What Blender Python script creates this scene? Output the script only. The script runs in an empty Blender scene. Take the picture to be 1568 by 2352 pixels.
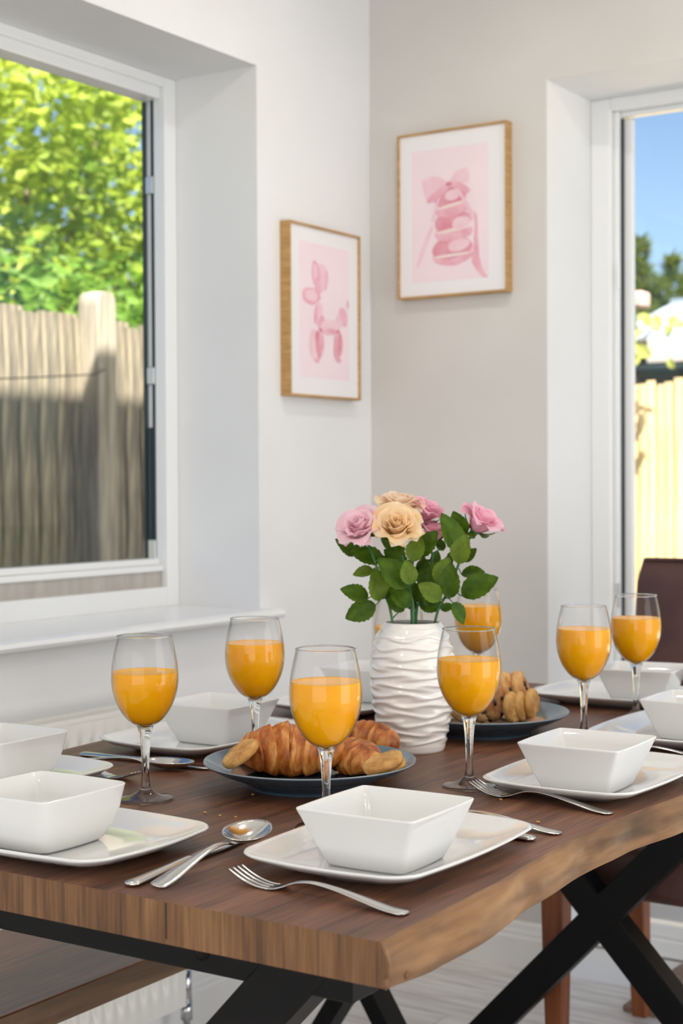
import bpy, bmesh, math, random
from mathutils import Vector, Matrix, noise
random.seed(7)
D = bpy.data
SC = bpy.context.scene
COL = SC.collection
PI = math.pi

# ------------------------------------------------------------------ camera
F_PX, PITCH, ROLL, YAW = 3545.56, -0.018926, -0.0050271, 0.58005
TH = 0.76                                   # height of the tabletop
CAM = Vector((0.0, 0.0, TH + 0.39))
_fw = Vector((-math.sin(YAW) * math.cos(PITCH), math.cos(YAW) * math.cos(PITCH), math.sin(PITCH)))
_ri = Vector((math.cos(YAW), math.sin(YAW), 0))
_up = _ri.cross(_fw)
RI = math.cos(ROLL) * _ri + math.sin(ROLL) * _up
UP = -math.sin(ROLL) * _ri + math.cos(ROLL) * _up
FW = _fw
cam_data = D.cameras.new('camera')
cam = D.objects.new('camera', cam_data)
COL.objects.link(cam)
cam.matrix_world = Matrix(((RI.x, UP.x, -FW.x, CAM.x), (RI.y, UP.y, -FW.y, CAM.y), (RI.z, UP.z, -FW.z, CAM.z), (0, 0, 0, 1)))
cam_data.sensor_fit = 'VERTICAL'
cam_data.sensor_height = 36.0
cam_data.lens = F_PX / 2352 * 36
cam_data.clip_start = 0.05
cam_data.clip_end = 200
cam_data.dof.use_dof = True
cam_data.dof.focus_distance = 1.80
cam_data.dof.aperture_fstop = 7.1
SC.camera = cam


def ray(x, y):
    return ((x - 784) / F_PX) * RI - ((y - 1176) / F_PX) * UP + FW


def at(x, y, z=None, X=None, Y=None, depth=None):
    """a point of the room seen at a pixel: on a plane z, X, Y or at a depth"""
    d = ray(x, y)
    if z is not None:
        t = (z - CAM.z) / d.z
    elif X is not None:
        t = (X - CAM.x) / d.x
    elif Y is not None:
        t = (Y - CAM.y) / d.y
    else:
        t = depth
    return CAM + t * d


# ------------------------------------------------------------------ world, sun, large lights, exposure
SC.view_settings.view_transform = 'Standard'
SC.view_settings.look = 'None'
SC.view_settings.gamma = 1.0
SC.view_settings.exposure = 0.0
SC.view_settings.use_curve_mapping = False

world = D.worlds.new('sky')
SC.world = world
world.use_nodes = True
wn = world.node_tree.nodes
wl = world.node_tree.links
wn.clear()
sky = wn.new('ShaderNodeTexSky')
sky.sky_type = 'NISHITA'
sky.sun_disc = False
sky.sun_elevation = math.radians(52)
sky.sun_rotation = math.radians(140)
sky.air_density = 1.0
sky.dust_density = 0.0
sky.ozone_density = 3.5
bg = wn.new('ShaderNodeBackground')
bg.inputs['Strength'].default_value = 0.155
wo = wn.new('ShaderNodeOutputWorld')
wl.new(sky.outputs[0], bg.inputs[0])
wl.new(bg.outputs[0], wo.inputs[0])


def add_light(name, kind, loc, direction, energy, color, **kw):
    ld = D.lights.new(name, kind)
    ld.energy = energy
    ld.color = color
    for k, v in kw.items():
        setattr(ld, k, v)
    o = D.objects.new(name, ld)
    COL.objects.link(o)
    o.location = loc
    o.rotation_euler = Vector(direction).to_track_quat('-Z', 'Y').to_euler()
    return o


SUN_DIR = Vector((-1.0, 0.8, -2.0))
add_light('sun', 'SUN', (6, -5, 12), SUN_DIR, 17.5, (1.0, 0.95, 0.86), angle=math.radians(0.53))
# fill lights added on the closed right-hand wall and behind the camera
add_light('fill_light_side', 'AREA', (2.14, 2.0, 1.08), (-1, 0.0, 0.0), 40, (0.93, 0.97, 1.0), shape='RECTANGLE', size=1.9, size_y=2.0)
add_light('fill_light_rear', 'AREA', (0.1, -2.34, 1.08), (0, 1, 0.0), 43, (0.93, 0.97, 1.0), shape='RECTANGLE', size=3.4, size_y=2.0)


# ------------------------------------------------------------------ helpers
def lin(r, g, b):
    f = lambda c: (c / 255 / 12.92) if c / 255 <= 0.04045 else ((c / 255 + 0.055) / 1.055) ** 2.4
    return (f(r), f(g), f(b), 1.0)


def new_mat(name):
    m = D.materials.new(name)
    m.use_nodes = True
    m.node_tree.nodes.clear()
    return m, m.node_tree.nodes, m.node_tree.links


def pmat(name, c1, c2=None, scale=(1, 1, 1), nscale=5.0, detail=4.0, lo=0.35, hi=0.65, rough=0.5, metal=0.0, spec=0.5,
         coat=0.0, bump=0.0, bscale=None, bstretch=None, sss=0.0, sss_radius=(0.01, 0.006, 0.003), c3=None, distort=0.0, rough2=None):
    """Principled material whose colour runs between c1 and c2 (and c3) by a stretched noise"""
    m, n, l = new_mat(name)
    out = n.new('ShaderNodeOutputMaterial')
    b = n.new('ShaderNodeBsdfPrincipled')
    l.new(b.outputs[0], out.inputs[0])
    b.inputs['Roughness'].default_value = rough
    b.inputs['Metallic'].default_value = metal
    b.inputs['Specular IOR Level'].default_value = spec
    b.inputs['Coat Weight'].default_value = coat
    b.inputs['Coat Roughness'].default_value = 0.05
    if sss:
        b.inputs['Subsurface Weight'].default_value = sss
        b.inputs['Subsurface Radius'].default_value = sss_radius
        b.inputs['Subsurface Scale'].default_value = 1.0
    tc = n.new('ShaderNodeTexCoord')

    def nz(sc, ns, det):
        mp = n.new('ShaderNodeMapping')
        mp.inputs['Scale'].default_value = sc
        l.new(tc.outputs['Object'], mp.inputs[0])
        t = n.new('ShaderNodeTexNoise')
        t.inputs['Scale'].default_value = ns
        t.inputs['Detail'].default_value = det
        t.inputs['Distortion'].default_value = distort
        l.new(mp.outputs[0], t.inputs['Vector'])
        return t
    if c2 is None:
        b.inputs['Base Color'].default_value = c1
    else:
        t = nz(scale, nscale, detail)
        r = n.new('ShaderNodeValToRGB')
        e = r.color_ramp.elements
        e[0].position, e[0].color = lo, c1
        e[1].position, e[1].color = hi, c2
        if c3 is not None:
            k = e.new((lo + hi) / 2)
            k.color = c3
        l.new(t.outputs['Fac'], r.inputs[0])
        l.new(r.outputs[0], b.inputs['Base Color'])
        if rough2 is not None:
            mr = n.new('ShaderNodeMapRange')
            mr.inputs['To Min'].default_value = rough
            mr.inputs['To Max'].default_value = rough2
            l.new(t.outputs['Fac'], mr.inputs[0])
            l.new(mr.outputs[0], b.inputs['Roughness'])
    if bump:
        t2 = nz(bstretch or scale, bscale or nscale, 5.0)
        bp = n.new('ShaderNodeBump')
        bp.inputs['Strength'].default_value = bump
        bp.inputs['Distance'].default_value = 0.002
        l.new(t2.outputs['Fac'], bp.inputs['Height'])
        l.new(bp.outputs[0], b.inputs['Normal'])
    return m


def thin_glass(name, tint=(1, 1, 1, 1), edge=(0.72, 0.75, 0.74, 1), base_refl=0.04, edge_pow=3.0):
    """thin clear glass: transmits straight through, mirrors and darkens towards its edges as glass does"""
    m, n, l = new_mat(name)
    out = n.new('ShaderNodeOutputMaterial')
    lw = n.new('ShaderNodeLayerWeight')
    lw.inputs['Blend'].default_value = 0.5
    p5 = n.new('ShaderNodeMath'); p5.operation = 'POWER'; p5.inputs[1].default_value = 5.0
    ma = n.new('ShaderNodeMath'); ma.operation = 'MULTIPLY_ADD'; ma.inputs[1].default_value = 0.9; ma.inputs[2].default_value = base_refl
    p3 = n.new('ShaderNodeMath'); p3.operation = 'POWER'; p3.inputs[1].default_value = edge_pow
    mc = n.new('ShaderNodeMix'); mc.data_type = 'RGBA'
    mc.inputs['A'].default_value = tint
    mc.inputs['B'].default_value = edge
    tr = n.new('ShaderNodeBsdfTransparent')
    gl = n.new('ShaderNodeBsdfGlossy'); gl.inputs['Roughness'].default_value = 0.0
    mx = n.new('ShaderNodeMixShader')
    l.new(lw.outputs['Facing'], p5.inputs[0]); l.new(p5.outputs[0], ma.inputs[0])
    l.new(lw.outputs['Facing'], p3.inputs[0]); l.new(p3.outputs[0], mc.inputs['Factor'])
    l.new(mc.outputs['Result'], tr.inputs[0])
    l.new(ma.outputs[0], mx.inputs[0]); l.new(tr.outputs[0], mx.inputs[1]); l.new(gl.outputs[0], mx.inputs[2])
    l.new(mx.outputs[0], out.inputs[0])
    return m


def leaf_mat(name, c1, c2, nscale=3.0, trans=0.4, tcol=None, rough=0.5, lo=0.3, hi=0.7, spec=0.5):
    m, n, l = new_mat(name)
    out = n.new('ShaderNodeOutputMaterial')
    tc = n.new('ShaderNodeTexCoord')
    t = n.new('ShaderNodeTexNoise'); t.inputs['Scale'].default_value = nscale; t.inputs['Detail'].default_value = 3
    r = n.new('ShaderNodeValToRGB')
    r.color_ramp.elements[0].position, r.color_ramp.elements[0].color = lo, c1
    r.color_ramp.elements[1].position, r.color_ramp.elements[1].color = hi, c2
    l.new(tc.outputs['Object'], t.inputs['Vector']); l.new(t.outputs['Fac'], r.inputs[0])
    b = n.new('ShaderNodeBsdfPrincipled'); b.inputs['Roughness'].default_value = rough; b.inputs['Specular IOR Level'].default_value = spec
    tl = n.new('ShaderNodeBsdfTranslucent')
    if tcol is not None:
        tl.inputs[0].default_value = tcol
    else:
        l.new(r.outputs[0], tl.inputs[0])
    mx = n.new('ShaderNodeMixShader'); mx.inputs[0].default_value = trans
    l.new(r.outputs[0], b.inputs['Base Color'])
    l.new(b.outputs[0], mx.inputs[1]); l.new(tl.outputs[0], mx.inputs[2]); l.new(mx.outputs[0], out.inputs[0])
    return m


def mesh(name, verts, faces, smooth=False, mats=(), fm=None):
    me = D.meshes.new(name)
    me.from_pydata([tuple(v) for v in verts], [], faces)
    for m in mats:
        me.materials.append(m)
    if fm:
        for p, k in zip(me.polygons, fm):
            p.material_index = k
    if smooth:
        for p in me.polygons:
            p.use_smooth = True
    me.update()
    return me


def obj(name, me, parent=None, loc=None, mx=None, **props):
    o = D.objects.new(name, me)
    COL.objects.link(o)
    if parent is not None:
        o.parent = parent
    if mx is not None:
        o.matrix_local = mx
    elif loc is not None:
        o.location = loc
    for k, v in props.items():
        o[k] = v
    return o


def empty(name, loc=(0, 0, 0), rz=0.0, **props):
    o = D.objects.new(name, None)
    o.empty_display_size = 0.05
    COL.objects.link(o)
    o.location = loc
    o.rotation_euler = (0, 0, rz)
    for k, v in props.items():
        o[k] = v
    return o


class MB:
    """collects boxes, lofts, tubes into one mesh"""
    def __init__(s):
        s.v, s.f = [], []

    def add(s, v, f):
        k = len(s.v)
        s.v += [Vector(q) for q in v]
        s.f += [[i + k for i in q] for q in f]
        return s

    def box(s, x0, x1, y0, y1, z0, z1):
        v = [(x0, y0, z0), (x1, y0, z0), (x1, y1, z0), (x0, y1, z0), (x0, y0, z1), (x1, y0, z1), (x1, y1, z1), (x0, y1, z1)]
        return s.add(v, [(0, 3, 2, 1), (4, 5, 6, 7), (0, 1, 5, 4), (1, 2, 6, 5), (2, 3, 7, 6), (3, 0, 4, 7)])

    def loft(s, loops, closed_ends=True):
        n = len(loops[0])
        v = [q for lp in loops for q in lp]
        f = []
        for i in range(len(loops) - 1):
            for j in range(n):
                a, b = i * n + j, i * n + (j + 1) % n
                f.append((a, b, b + n, a + n))
        if closed_ends:
            f.append(tuple(range(n - 1, -1, -1)))
            f.append(tuple((len(loops) - 1) * n + j for j in range(n)))
        return s.add(v, f)

    def tube(s, pts, rad, n=8, ends=True):
        pts = [Vector(p) for p in pts]
        rad = rad if isinstance(rad, (list, tuple)) else [rad] * len(pts)
        loops = []
        ref = Vector((0.3, 0.2, 1))
        for i, p in enumerate(pts):
            t = (pts[min(i + 1, len(pts) - 1)] - pts[max(i - 1, 0)]).normalized()
            if abs(t.dot(ref.normalized())) > 0.95:
                ref = Vector((1, 0.1, 0))
            a = t.cross(ref).normalized()
            b = t.cross(a)
            loops.append([p + rad[i] * (math.cos(2 * PI * k / n) * a + math.sin(2 * PI * k / n) * b) for k in range(n)])
        return s.loft(loops, ends)

    def bar(s, p0, p1, w, d, side=Vector((0, 1, 0))):
        """straight bar from p0 to p1, d deep along side, w wide across"""
        p0, p1 = Vector(p0), Vector(p1)
        t = (p1 - p0).normalized()
        a = t.cross(side).normalized() * w / 2
        b = side.normalized() * d / 2
        return s.loft([[p + a + b, p - a + b, p - a - b, p + a - b] for p in (p0, p1)])

    def mesh(s, name, mat=None, smooth=False, bevel=0.0, seg=2):
        me = mesh(name, s.v, s.f, smooth, [mat] if mat else [])
        bm = bmesh.new()
        bm.from_mesh(me)
        bmesh.ops.recalc_face_normals(bm, faces=bm.faces)
        if bevel:
            bmesh.ops.bevel(bm, geom=list(bm.edges), offset=bevel, segments=seg, affect='EDGES', profile=0.5, clamp_overlap=True)
        bm.to_mesh(me)
        bm.free()
        if smooth:
            for p in me.polygons:
                p.use_smooth = True
        return me

    def build(s, name, mat, parent=None, smooth=False, bevel=0.0, seg=2, loc=None, mx=None, **props):
        return obj(name, s.mesh(name, mat, smooth, bevel, seg), parent, loc, mx, **props)


def lathe(profile, n=48, close_bottom=True, close_top=False, disp=None):
    v, f = [], []
    for i, (r_, z) in enumerate(profile):
        for k in range(n):
            a = 2 * PI * k / n
            rr, zz = (r_, z) if disp is None else disp(r_, z, a, i)
            v.append((rr * math.cos(a), rr * math.sin(a), zz))
    for i in range(len(profile) - 1):
        for k in range(n):
            a, b = i * n + k, i * n + (k + 1) % n
            f.append((a, b, b + n, a + n))
    if close_bottom:
        f.append(tuple(range(n - 1, -1, -1)))
    if close_top:
        f.append(tuple((len(profile) - 1) * n + k for k in range(n)))
    return v, f


def smooth_profile(pts, sub=6):
    """Catmull-Rom through (r, z) points"""
    out = []
    P = [pts[0]] + list(pts) + [pts[-1]]
    for i in range(1, len(P) - 2):
        for k in range(sub):
            t = k / sub
            q = []
            for c in range(len(pts[0])):
                a, b, d, e = P[i - 1][c], P[i][c], P[i + 1][c], P[i + 2][c]
                q.append(0.5 * ((2 * b) + (d - a) * t + (2 * a - 5 * b + 4 * d - e) * t * t + (3 * b - a - 3 * d + e) * t ** 3))
            out.append(tuple(q))
    out.append(tuple(pts[-1]))
    return out


def rrect(hx, hy, r, z, bow=0.0, n=6, ns=5):
    """rounded rectangle loop with gently bowed sides"""
    out = []
    cs = [(hx - r, hy - r, 0), (-hx + r, hy - r, PI / 2), (-hx + r, -hy + r, PI), (hx - r, -hy + r, 1.5 * PI)]
    for i, (cx, cy, a0) in enumerate(cs):
        for k in range(n + 1):
            a = a0 + PI / 2 * k / n
            out.append(Vector((cx + r * math.cos(a), cy + r * math.sin(a), z)))
        nx, ny, na = cs[(i + 1) % 4]
        p = out[-1].copy()
        q = Vector((nx + r * math.cos(na), ny + r * math.sin(na), z))
        d = (q - p)
        nrm = Vector((d.y, -d.x, 0)).normalized()
        for k in range(1, ns):
            t = k / ns
            out.append(p + d * t + nrm * bow * 4 * t * (1 - t))
    return out


def copy_tree(o, parent=None):
    c = o.copy()
    COL.objects.link(c)
    if parent is not None:
        c.parent = parent
    for ch in list(o.children):
        copy_tree(ch, c)
    return c


# ------------------------------------------------------------------ materials
M = {}
M['wall'] = pmat('wall_paint', lin(233, 232, 231), lin(237, 236, 236), nscale=3, rough=0.75, spec=0.25, bump=0.05, bscale=90)
M['wall_shaded'] = pmat('wall_paint_shaded', lin(214, 209, 204), lin(219, 215, 210), nscale=3, rough=0.75, spec=0.25, bump=0.05, bscale=90)  # door wall's weaker light put into a greyer paint colour
M['ceiling'] = pmat('ceiling_paint', lin(240, 239, 236), rough=0.8, spec=0.2)
M['upvc'] = pmat('white_upvc', lin(240, 240, 239), rough=0.22)
M['gasket'] = pmat('black_rubber_gasket', lin(45, 58, 62), rough=0.5)
M['shaded_rail'] = pmat('grey_shaded_rail', lin(176, 168, 160), lin(190, 182, 174), scale=(1, 6, 1), nscale=8, rough=0.5)  # shade of the recess put into the rail's grey colour
M['pane'] = thin_glass('window_glass', base_refl=0.03, edge=(0.9, 0.93, 0.92, 1))
M['hinge'] = pmat('pale_hinge_metal', lin(205, 205, 205), rough=0.3, metal=0.6)
M['skirting'] = pmat('white_gloss_skirting', lin(238, 236, 232), rough=0.25)
M['plank_a'] = pmat('grey_oak_laminate_light', lin(238, 234, 231), lin(212, 205, 201), scale=(1.0, 9, 1), nscale=4, detail=7, rough=0.32, c3=lin(229, 224, 220), distort=0.6)
M['plank_b'] = pmat('grey_oak_laminate_dark', lin(230, 225, 221), lin(200, 193, 189), scale=(1.0, 9, 1), nscale=4.6, detail=7, rough=0.32, c3=lin(219, 213, 209), distort=0.6)
M['subfloor'] = pmat('floor_joint', lin(110, 102, 96), rough=0.8)
M['gold'] = pmat('gold_oak_frame', lin(176, 134, 76), lin(198, 158, 100), scale=(1, 1, 6), nscale=20, rough=0.42, metal=0.15)
M['mat_board'] = pmat('white_mount_board', lin(240, 237, 237), rough=0.6)
M['art_bg'] = pmat('blush_paper', lin(246, 228, 231), lin(244, 222, 227), nscale=6, rough=0.7)
M['art_mid'] = pmat('pink_watercolour', lin(240, 190, 201), lin(233, 166, 182), nscale=30, rough=0.7)
M['art_pale'] = pmat('pale_pink_watercolour', lin(245, 211, 218), lin(241, 199, 208), nscale=25, rough=0.7)
M['art_deep'] = pmat('deep_pink_watercolour', lin(222, 138, 156), lin(231, 164, 177), nscale=30, rough=0.7)
M['art_cream'] = pmat('cream_watercolour', lin(243, 222, 216), rough=0.7)

WOOD_D, WOOD_M, WOOD_L = lin(58, 34, 22), lin(108, 68, 46), lin(144, 98, 70)


def wood(name, grain, d=WOOD_D, m_=WOOD_M, l_=WOOD_L, rough=0.42, streak=26.0, bump=0.25, spec=0.4):
    """dark rustic wood: broad tone patches, fine grain lines and dark streaks along one axis"""
    m, n, l = new_mat(name)
    out = n.new('ShaderNodeOutputMaterial')
    b = n.new('ShaderNodeBsdfPrincipled')
    l.new(b.outputs[0], out.inputs[0])
    tc = n.new('ShaderNodeTexCoord')

    def tex(sc, ns, det, dist):
        mp = n.new('ShaderNodeMapping'); mp.inputs['Scale'].default_value = sc
        l.new(tc.outputs['Object'], mp.inputs[0])
        t = n.new('ShaderNodeTexNoise')
        t.inputs['Scale'].default_value = ns; t.inputs['Detail'].default_value = det; t.inputs['Distortion'].default_value = dist
        l.new(mp.outputs[0], t.inputs['Vector'])
        return t.outputs['Fac']
    st = [streak if g == 0 else 1.0 for g in grain]
    fine = tex([s * 1.0 for s in st], 9.0, 6.0, 0.25)
    broad = tex([s * 0.14 + 0.9 for s in st], 3.2, 4.0, 0.8)
    dark = tex([s * 0.55 for s in st], 5.0, 3.0, 0.5)
    r1 = n.new('ShaderNodeValToRGB')
    e = r1.color_ramp.elements
    e[0].position, e[0].color = 0.32, d
    e[1].position, e[1].color = 0.72, l_
    k = e.new(0.52); k.color = m_
    mixf = n.new('ShaderNodeMath'); mixf.operation = 'MULTIPLY_ADD'; mixf.inputs[1].default_value = 0.45
    sc2 = n.new('ShaderNodeMath'); sc2.operation = 'MULTIPLY'; sc2.inputs[1].default_value = 0.55
    l.new(broad, sc2.inputs[0]); l.new(fine, mixf.inputs[0]); l.new(sc2.outputs[0], mixf.inputs[2])
    l.new(mixf.outputs[0], r1.inputs[0])
    r2 = n.new('ShaderNodeValToRGB')
    r2.color_ramp.elements[0].position, r2.color_ramp.elements[0].color = 0.30, (0.35, 0.33, 0.32, 1)
    r2.color_ramp.elements[1].position, r2.color_ramp.elements[1].color = 0.46, (1, 1, 1, 1)
    l.new(dark, r2.inputs[0])
    mul = n.new('ShaderNodeMix'); mul.data_type = 'RGBA'; mul.blend_type = 'MULTIPLY'; mul.inputs['Factor'].default_value = 0.8
    l.new(r1.outputs[0], mul.inputs['A']); l.new(r2.outputs[0], mul.inputs['B'])
    l.new(mul.outputs['Result'], b.inputs['Base Color'])
    b.inputs['Roughness'].default_value = rough
    b.inputs['Specular IOR Level'].default_value = spec
    bp = n.new('ShaderNodeBump'); bp.inputs['Strength'].default_value = bump; bp.inputs['Distance'].default_value = 0.001
    l.new(fine, bp.inputs['Height']); l.new(bp.outputs[0], b.inputs['Normal'])
    return m


M['wood_top'] = wood('dark_wood_top', (0, 1, 0))
M['wood_end'] = wood('brown_wood_end', (0, 0, 1), lin(62, 38, 20), lin(116, 80, 48), lin(150, 110, 70), rough=0.45)
M['wood_live'] = wood('pale_live_edge', (0, 1, 0), lin(82, 54, 30), lin(136, 97, 60), lin(172, 130, 86), rough=0.42, streak=9.0)
M['bench_top'] = wood('dark_bench_top', (0, 1, 0), rough=0.28, spec=0.7)
M['bench_side'] = wood('brown_bench_edge', (0, 1, 0), lin(74, 52, 36), lin(104, 78, 54), lin(122, 92, 64), rough=0.5, streak=9)
M['black'] = pmat('black_powder_coat', lin(9, 9, 10), rough=0.42, spec=0.18)
M['steel'] = pmat('polished_steel', lin(214, 212, 208), rough=0.16, metal=1.0)
M['porcelain'] = pmat('white_porcelain', lin(228, 227, 224), rough=0.06, coat=0.3)
M['chair_leather'] = pmat('brown_leatherette', lin(84, 52, 46), lin(70, 42, 38), nscale=12, rough=0.5, bump=0.15, bscale=220)
M['chair_wood'] = pmat('orange_brown_beech', lin(150, 84, 44), lin(126, 66, 34), scale=(6, 6, 0.6), nscale=10, rough=0.4)
M['radiator'] = pmat('cream_radiator_enamel', lin(236, 233, 226), rough=0.3)
M['chrome'] = pmat('chrome', lin(200, 202, 205), rough=0.15, metal=1.0)
M['mat_rug'] = pmat('brown_coir', lin(152, 130, 112), lin(126, 104, 88), nscale=120, rough=0.95, bump=0.4, bscale=300)
M['juice'] = pmat('orange_juice', lin(246, 176, 2), lin(240, 162, 2), nscale=20, rough=0.25, spec=0.2, sss=0.2, sss_radius=(0.02, 0.01, 0.001))
M['goblet'] = thin_glass('clear_goblet_glass', base_refl=0.014, edge=(0.74, 0.74, 0.72, 1), edge_pow=4.0)
_m, _n, _l = new_mat('solid_stem_glass')
_o = _n.new('ShaderNodeOutputMaterial'); _g = _n.new('ShaderNodeBsdfGlass')
_g.inputs['IOR'].default_value = 1.5; _g.inputs['Roughness'].default_value = 0.0; _g.inputs['Color'].default_value = (0.99, 1, 0.995, 1)
_l.new(_g.outputs[0], _o.inputs[0])
M['stem_glass'] = _m
M['vase'] = pmat('glazed_cream_ceramic', lin(243, 237, 231), rough=0.09, coat=0.4)
M['rose_leaf'] = leaf_mat('rose_leaf_green', lin(38, 66, 4), lin(82, 112, 16), nscale=2.2, trans=0.15, rough=0.5, spec=0.22)
M['rose_leaf2'] = leaf_mat('rose_leaf_light_green', lin(74, 100, 22), lin(116, 138, 44), nscale=2.2, trans=0.2, rough=0.5, spec=0.22)
M['rose_stem'] = pmat('rose_stem_green', lin(52, 104, 52), lin(74, 126, 64), nscale=30, rough=0.45)
M['petal_pink'] = leaf_mat('pink_petal', lin(254, 200, 214), lin(255, 234, 239), nscale=30, trans=0.42, rough=0.6)
M['petal_rose'] = leaf_mat('rose_pink_petal', lin(254, 180, 204), lin(255, 222, 232), nscale=30, trans=0.42, rough=0.6)
M['petal_peach'] = leaf_mat('peach_petal', lin(255, 212, 140), lin(255, 242, 220), nscale=30, trans=0.42, rough=0.6)
M['petal_cream'] = leaf_mat('cream_peach_petal', lin(255, 224, 184), lin(255, 242, 226), nscale=26, trans=0.42, rough=0.6)
M['croissant'] = pmat('baked_croissant', lin(118, 54, 12), lin(224, 160, 84), scale=(2.2, 1, 1), nscale=34, detail=7, lo=0.30, hi=0.70, rough=0.36, c3=lin(182, 102, 34), bump=0.5, bscale=160, distort=0.8)
M['cookie'] = pmat('golden_biscuit', lin(182, 126, 62), lin(216, 168, 100), nscale=60, detail=6, rough=0.75, bump=0.8, bscale=170)
M['scone'] = pmat('pale_golden_cookie', lin(168, 98, 38), lin(222, 174, 112), nscale=44, detail=6, rough=0.75, bump=0.8, bscale=120)
M['choc'] = pmat('dark_chocolate', lin(58, 32, 26), rough=0.45)
M['crumb'] = pmat('biscuit_crumb', lin(204, 152, 88), rough=0.8)


def blue_plate_mat():
    m, n, l = new_mat('blue_reactive_glaze')
    out = n.new('ShaderNodeOutputMaterial')
    b = n.new('ShaderNodeBsdfPrincipled'); l.new(b.outputs[0], out.inputs[0])
    b.inputs['Roughness'].default_value = 0.12
    tc = n.new('ShaderNodeTexCoord')
    sx = n.new('ShaderNodeSeparateXYZ'); l.new(tc.outputs['Object'], sx.inputs[0])
    cx = n.new('ShaderNodeCombineXYZ'); l.new(sx.outputs[0], cx.inputs[0]); l.new(sx.outputs[1], cx.inputs[1])
    ln = n.new('ShaderNodeVectorMath'); ln.operation = 'LENGTH'; l.new(cx.outputs[0], ln.inputs[0])
    mr = n.new('ShaderNodeMapRange'); mr.inputs['From Max'].default_value = 0.14; l.new(ln.outputs['Value'], mr.inputs[0])
    r = n.new('ShaderNodeValToRGB'); r.color_ramp.interpolation = 'LINEAR'
    e = r.color_ramp.elements
    e[0].position, e[0].color = 0.0, lin(48, 52, 62)
    e[1].position, e[1].color = 1.0, lin(176, 170, 160)
    for p_, c_ in ((0.60, lin(48, 52, 62)), (0.625, lin(206, 170, 140)), (0.71, lin(206, 172, 144)), (0.735, lin(108, 126, 138)), (0.965, lin(100, 120, 134))):
        k = e.new(p_); k.color = c_
    l.new(mr.outputs[0], r.inputs[0])
    l.new(r.outputs[0], b.inputs['Base Color'])
    return m


M['blue_top'] = blue_plate_mat()
M['blue_under'] = pmat('dark_blue_glaze', lin(62, 82, 98), lin(74, 94, 110), nscale=12, rough=0.14)
M['fence'] = pmat('weathered_fence_wood', lin(84, 77, 66), lin(190, 178, 148), scale=(6, 6, 0.6), nscale=7, detail=7, lo=0.28, hi=0.7, rough=0.85, c3=lin(134, 125, 108), bump=0.6, bscale=10)
M['fence_post'] = pmat('weathered_post_wood', lin(140, 131, 114), lin(190, 180, 160), scale=(5, 5, 0.5), nscale=6, detail=6, rough=0.85, bump=0.5)
M['bamboo'] = pmat('pale_softwood_slat', lin(214, 184, 128), lin(236, 216, 172), scale=(8, 8, 0.5), nscale=4, detail=5, rough=0.7)
M['tree_leaf'] = leaf_mat('spring_tree_leaves', lin(112, 150, 40), lin(206, 216, 84), nscale=1.3, trans=0.5, rough=0.55, lo=0.3, hi=0.68)
M['tree_leaf2'] = leaf_mat('deep_green_tree_leaves', lin(66, 112, 30), lin(138, 176, 60), nscale=1.2, trans=0.45, rough=0.55)
M['conifer'] = leaf_mat('conifer_needles', lin(78, 98, 44), lin(146, 158, 76), nscale=1.5, trans=0.25, rough=0.7)
M['bark'] = pmat('tree_bark', lin(92, 78, 64), lin(126, 108, 90), scale=(3, 3, 0.6), nscale=9, rough=0.9)
M['vine'] = leaf_mat('vine_leaves', lin(156, 184, 60), lin(232, 226, 140), nscale=5, trans=0.5, rough=0.5)
M['ground'] = pmat('garden_ground', lin(78, 84, 52), lin(104, 106, 72), nscale=2, rough=0.9)
M['patio'] = pmat('pale_patio_paving', lin(214, 206, 192), lin(226, 220, 208), nscale=5, rough=0.85, bump=0.3, bscale=60)
M['brick'] = pmat('house_render', lin(206, 200, 190), rough=0.9)
M['roof_far'] = pmat('pale_slate_roof', lin(140, 152, 168), lin(160, 170, 184), nscale=4, rough=0.6)
M['fascia'] = pmat('grey_stone_fascia', lin(196, 186, 176), lin(214, 206, 198), nscale=3, rough=0.8)
M['dark_wall'] = pmat('dark_timber', lin(84, 72, 66), lin(66, 58, 54), nscale=3, rough=0.8)
M['pink_tile'] = pmat('pink_clay_ridge', lin(222, 186, 172), rough=0.7)
m_, n_, l_ = new_mat('lamp_lens')
o_ = n_.new('ShaderNodeOutputMaterial'); e_ = n_.new('ShaderNodeEmission')
e_.inputs[0].default_value = (1, 0.93, 0.82, 1); e_.inputs[1].default_value = 12.0
l_.new(e_.outputs[0], o_.inputs[0])
M['lamp'] = m_

# ------------------------------------------------------------------ room shell
XL, YB, XR, YF, ZC = -2.056, 3.275, 2.2, -2.4, 2.42
WY0, WY1, WZ0, WZ1 = 0.95, 2.80, 0.845, 2.084            # left window opening
DX0, DX1, DZ1 = -1.571, 0.25, 2.083                      # door opening

m = MB()
m.box(XL - 0.30, XL, YF - 0.3, WY0, -0.15, ZC + 0.1)
m.box(XL - 0.30, XL, WY1, YB + 0.325, -0.15, ZC + 0.1)
m.box(XL - 0.30, XL, WY0, WY1, -0.15, WZ0)
m.box(XL - 0.30, XL, WY0, WY1, WZ1, ZC + 0.1)
m.build('wall_left', M['wall'], kind='structure')
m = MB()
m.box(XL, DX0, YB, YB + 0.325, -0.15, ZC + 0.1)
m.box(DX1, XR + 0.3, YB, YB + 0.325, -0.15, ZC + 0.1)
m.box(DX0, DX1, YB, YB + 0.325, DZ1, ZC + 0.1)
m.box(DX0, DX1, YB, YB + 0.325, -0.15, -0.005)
wb = m.build('wall_back', M['wall_shaded'], kind='structure')
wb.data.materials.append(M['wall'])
for p_ in wb.data.polygons:                       # reveal keeps the plain white paint, without the wall's painted-in shade
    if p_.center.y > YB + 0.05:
        p_.material_index = 1
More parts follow.
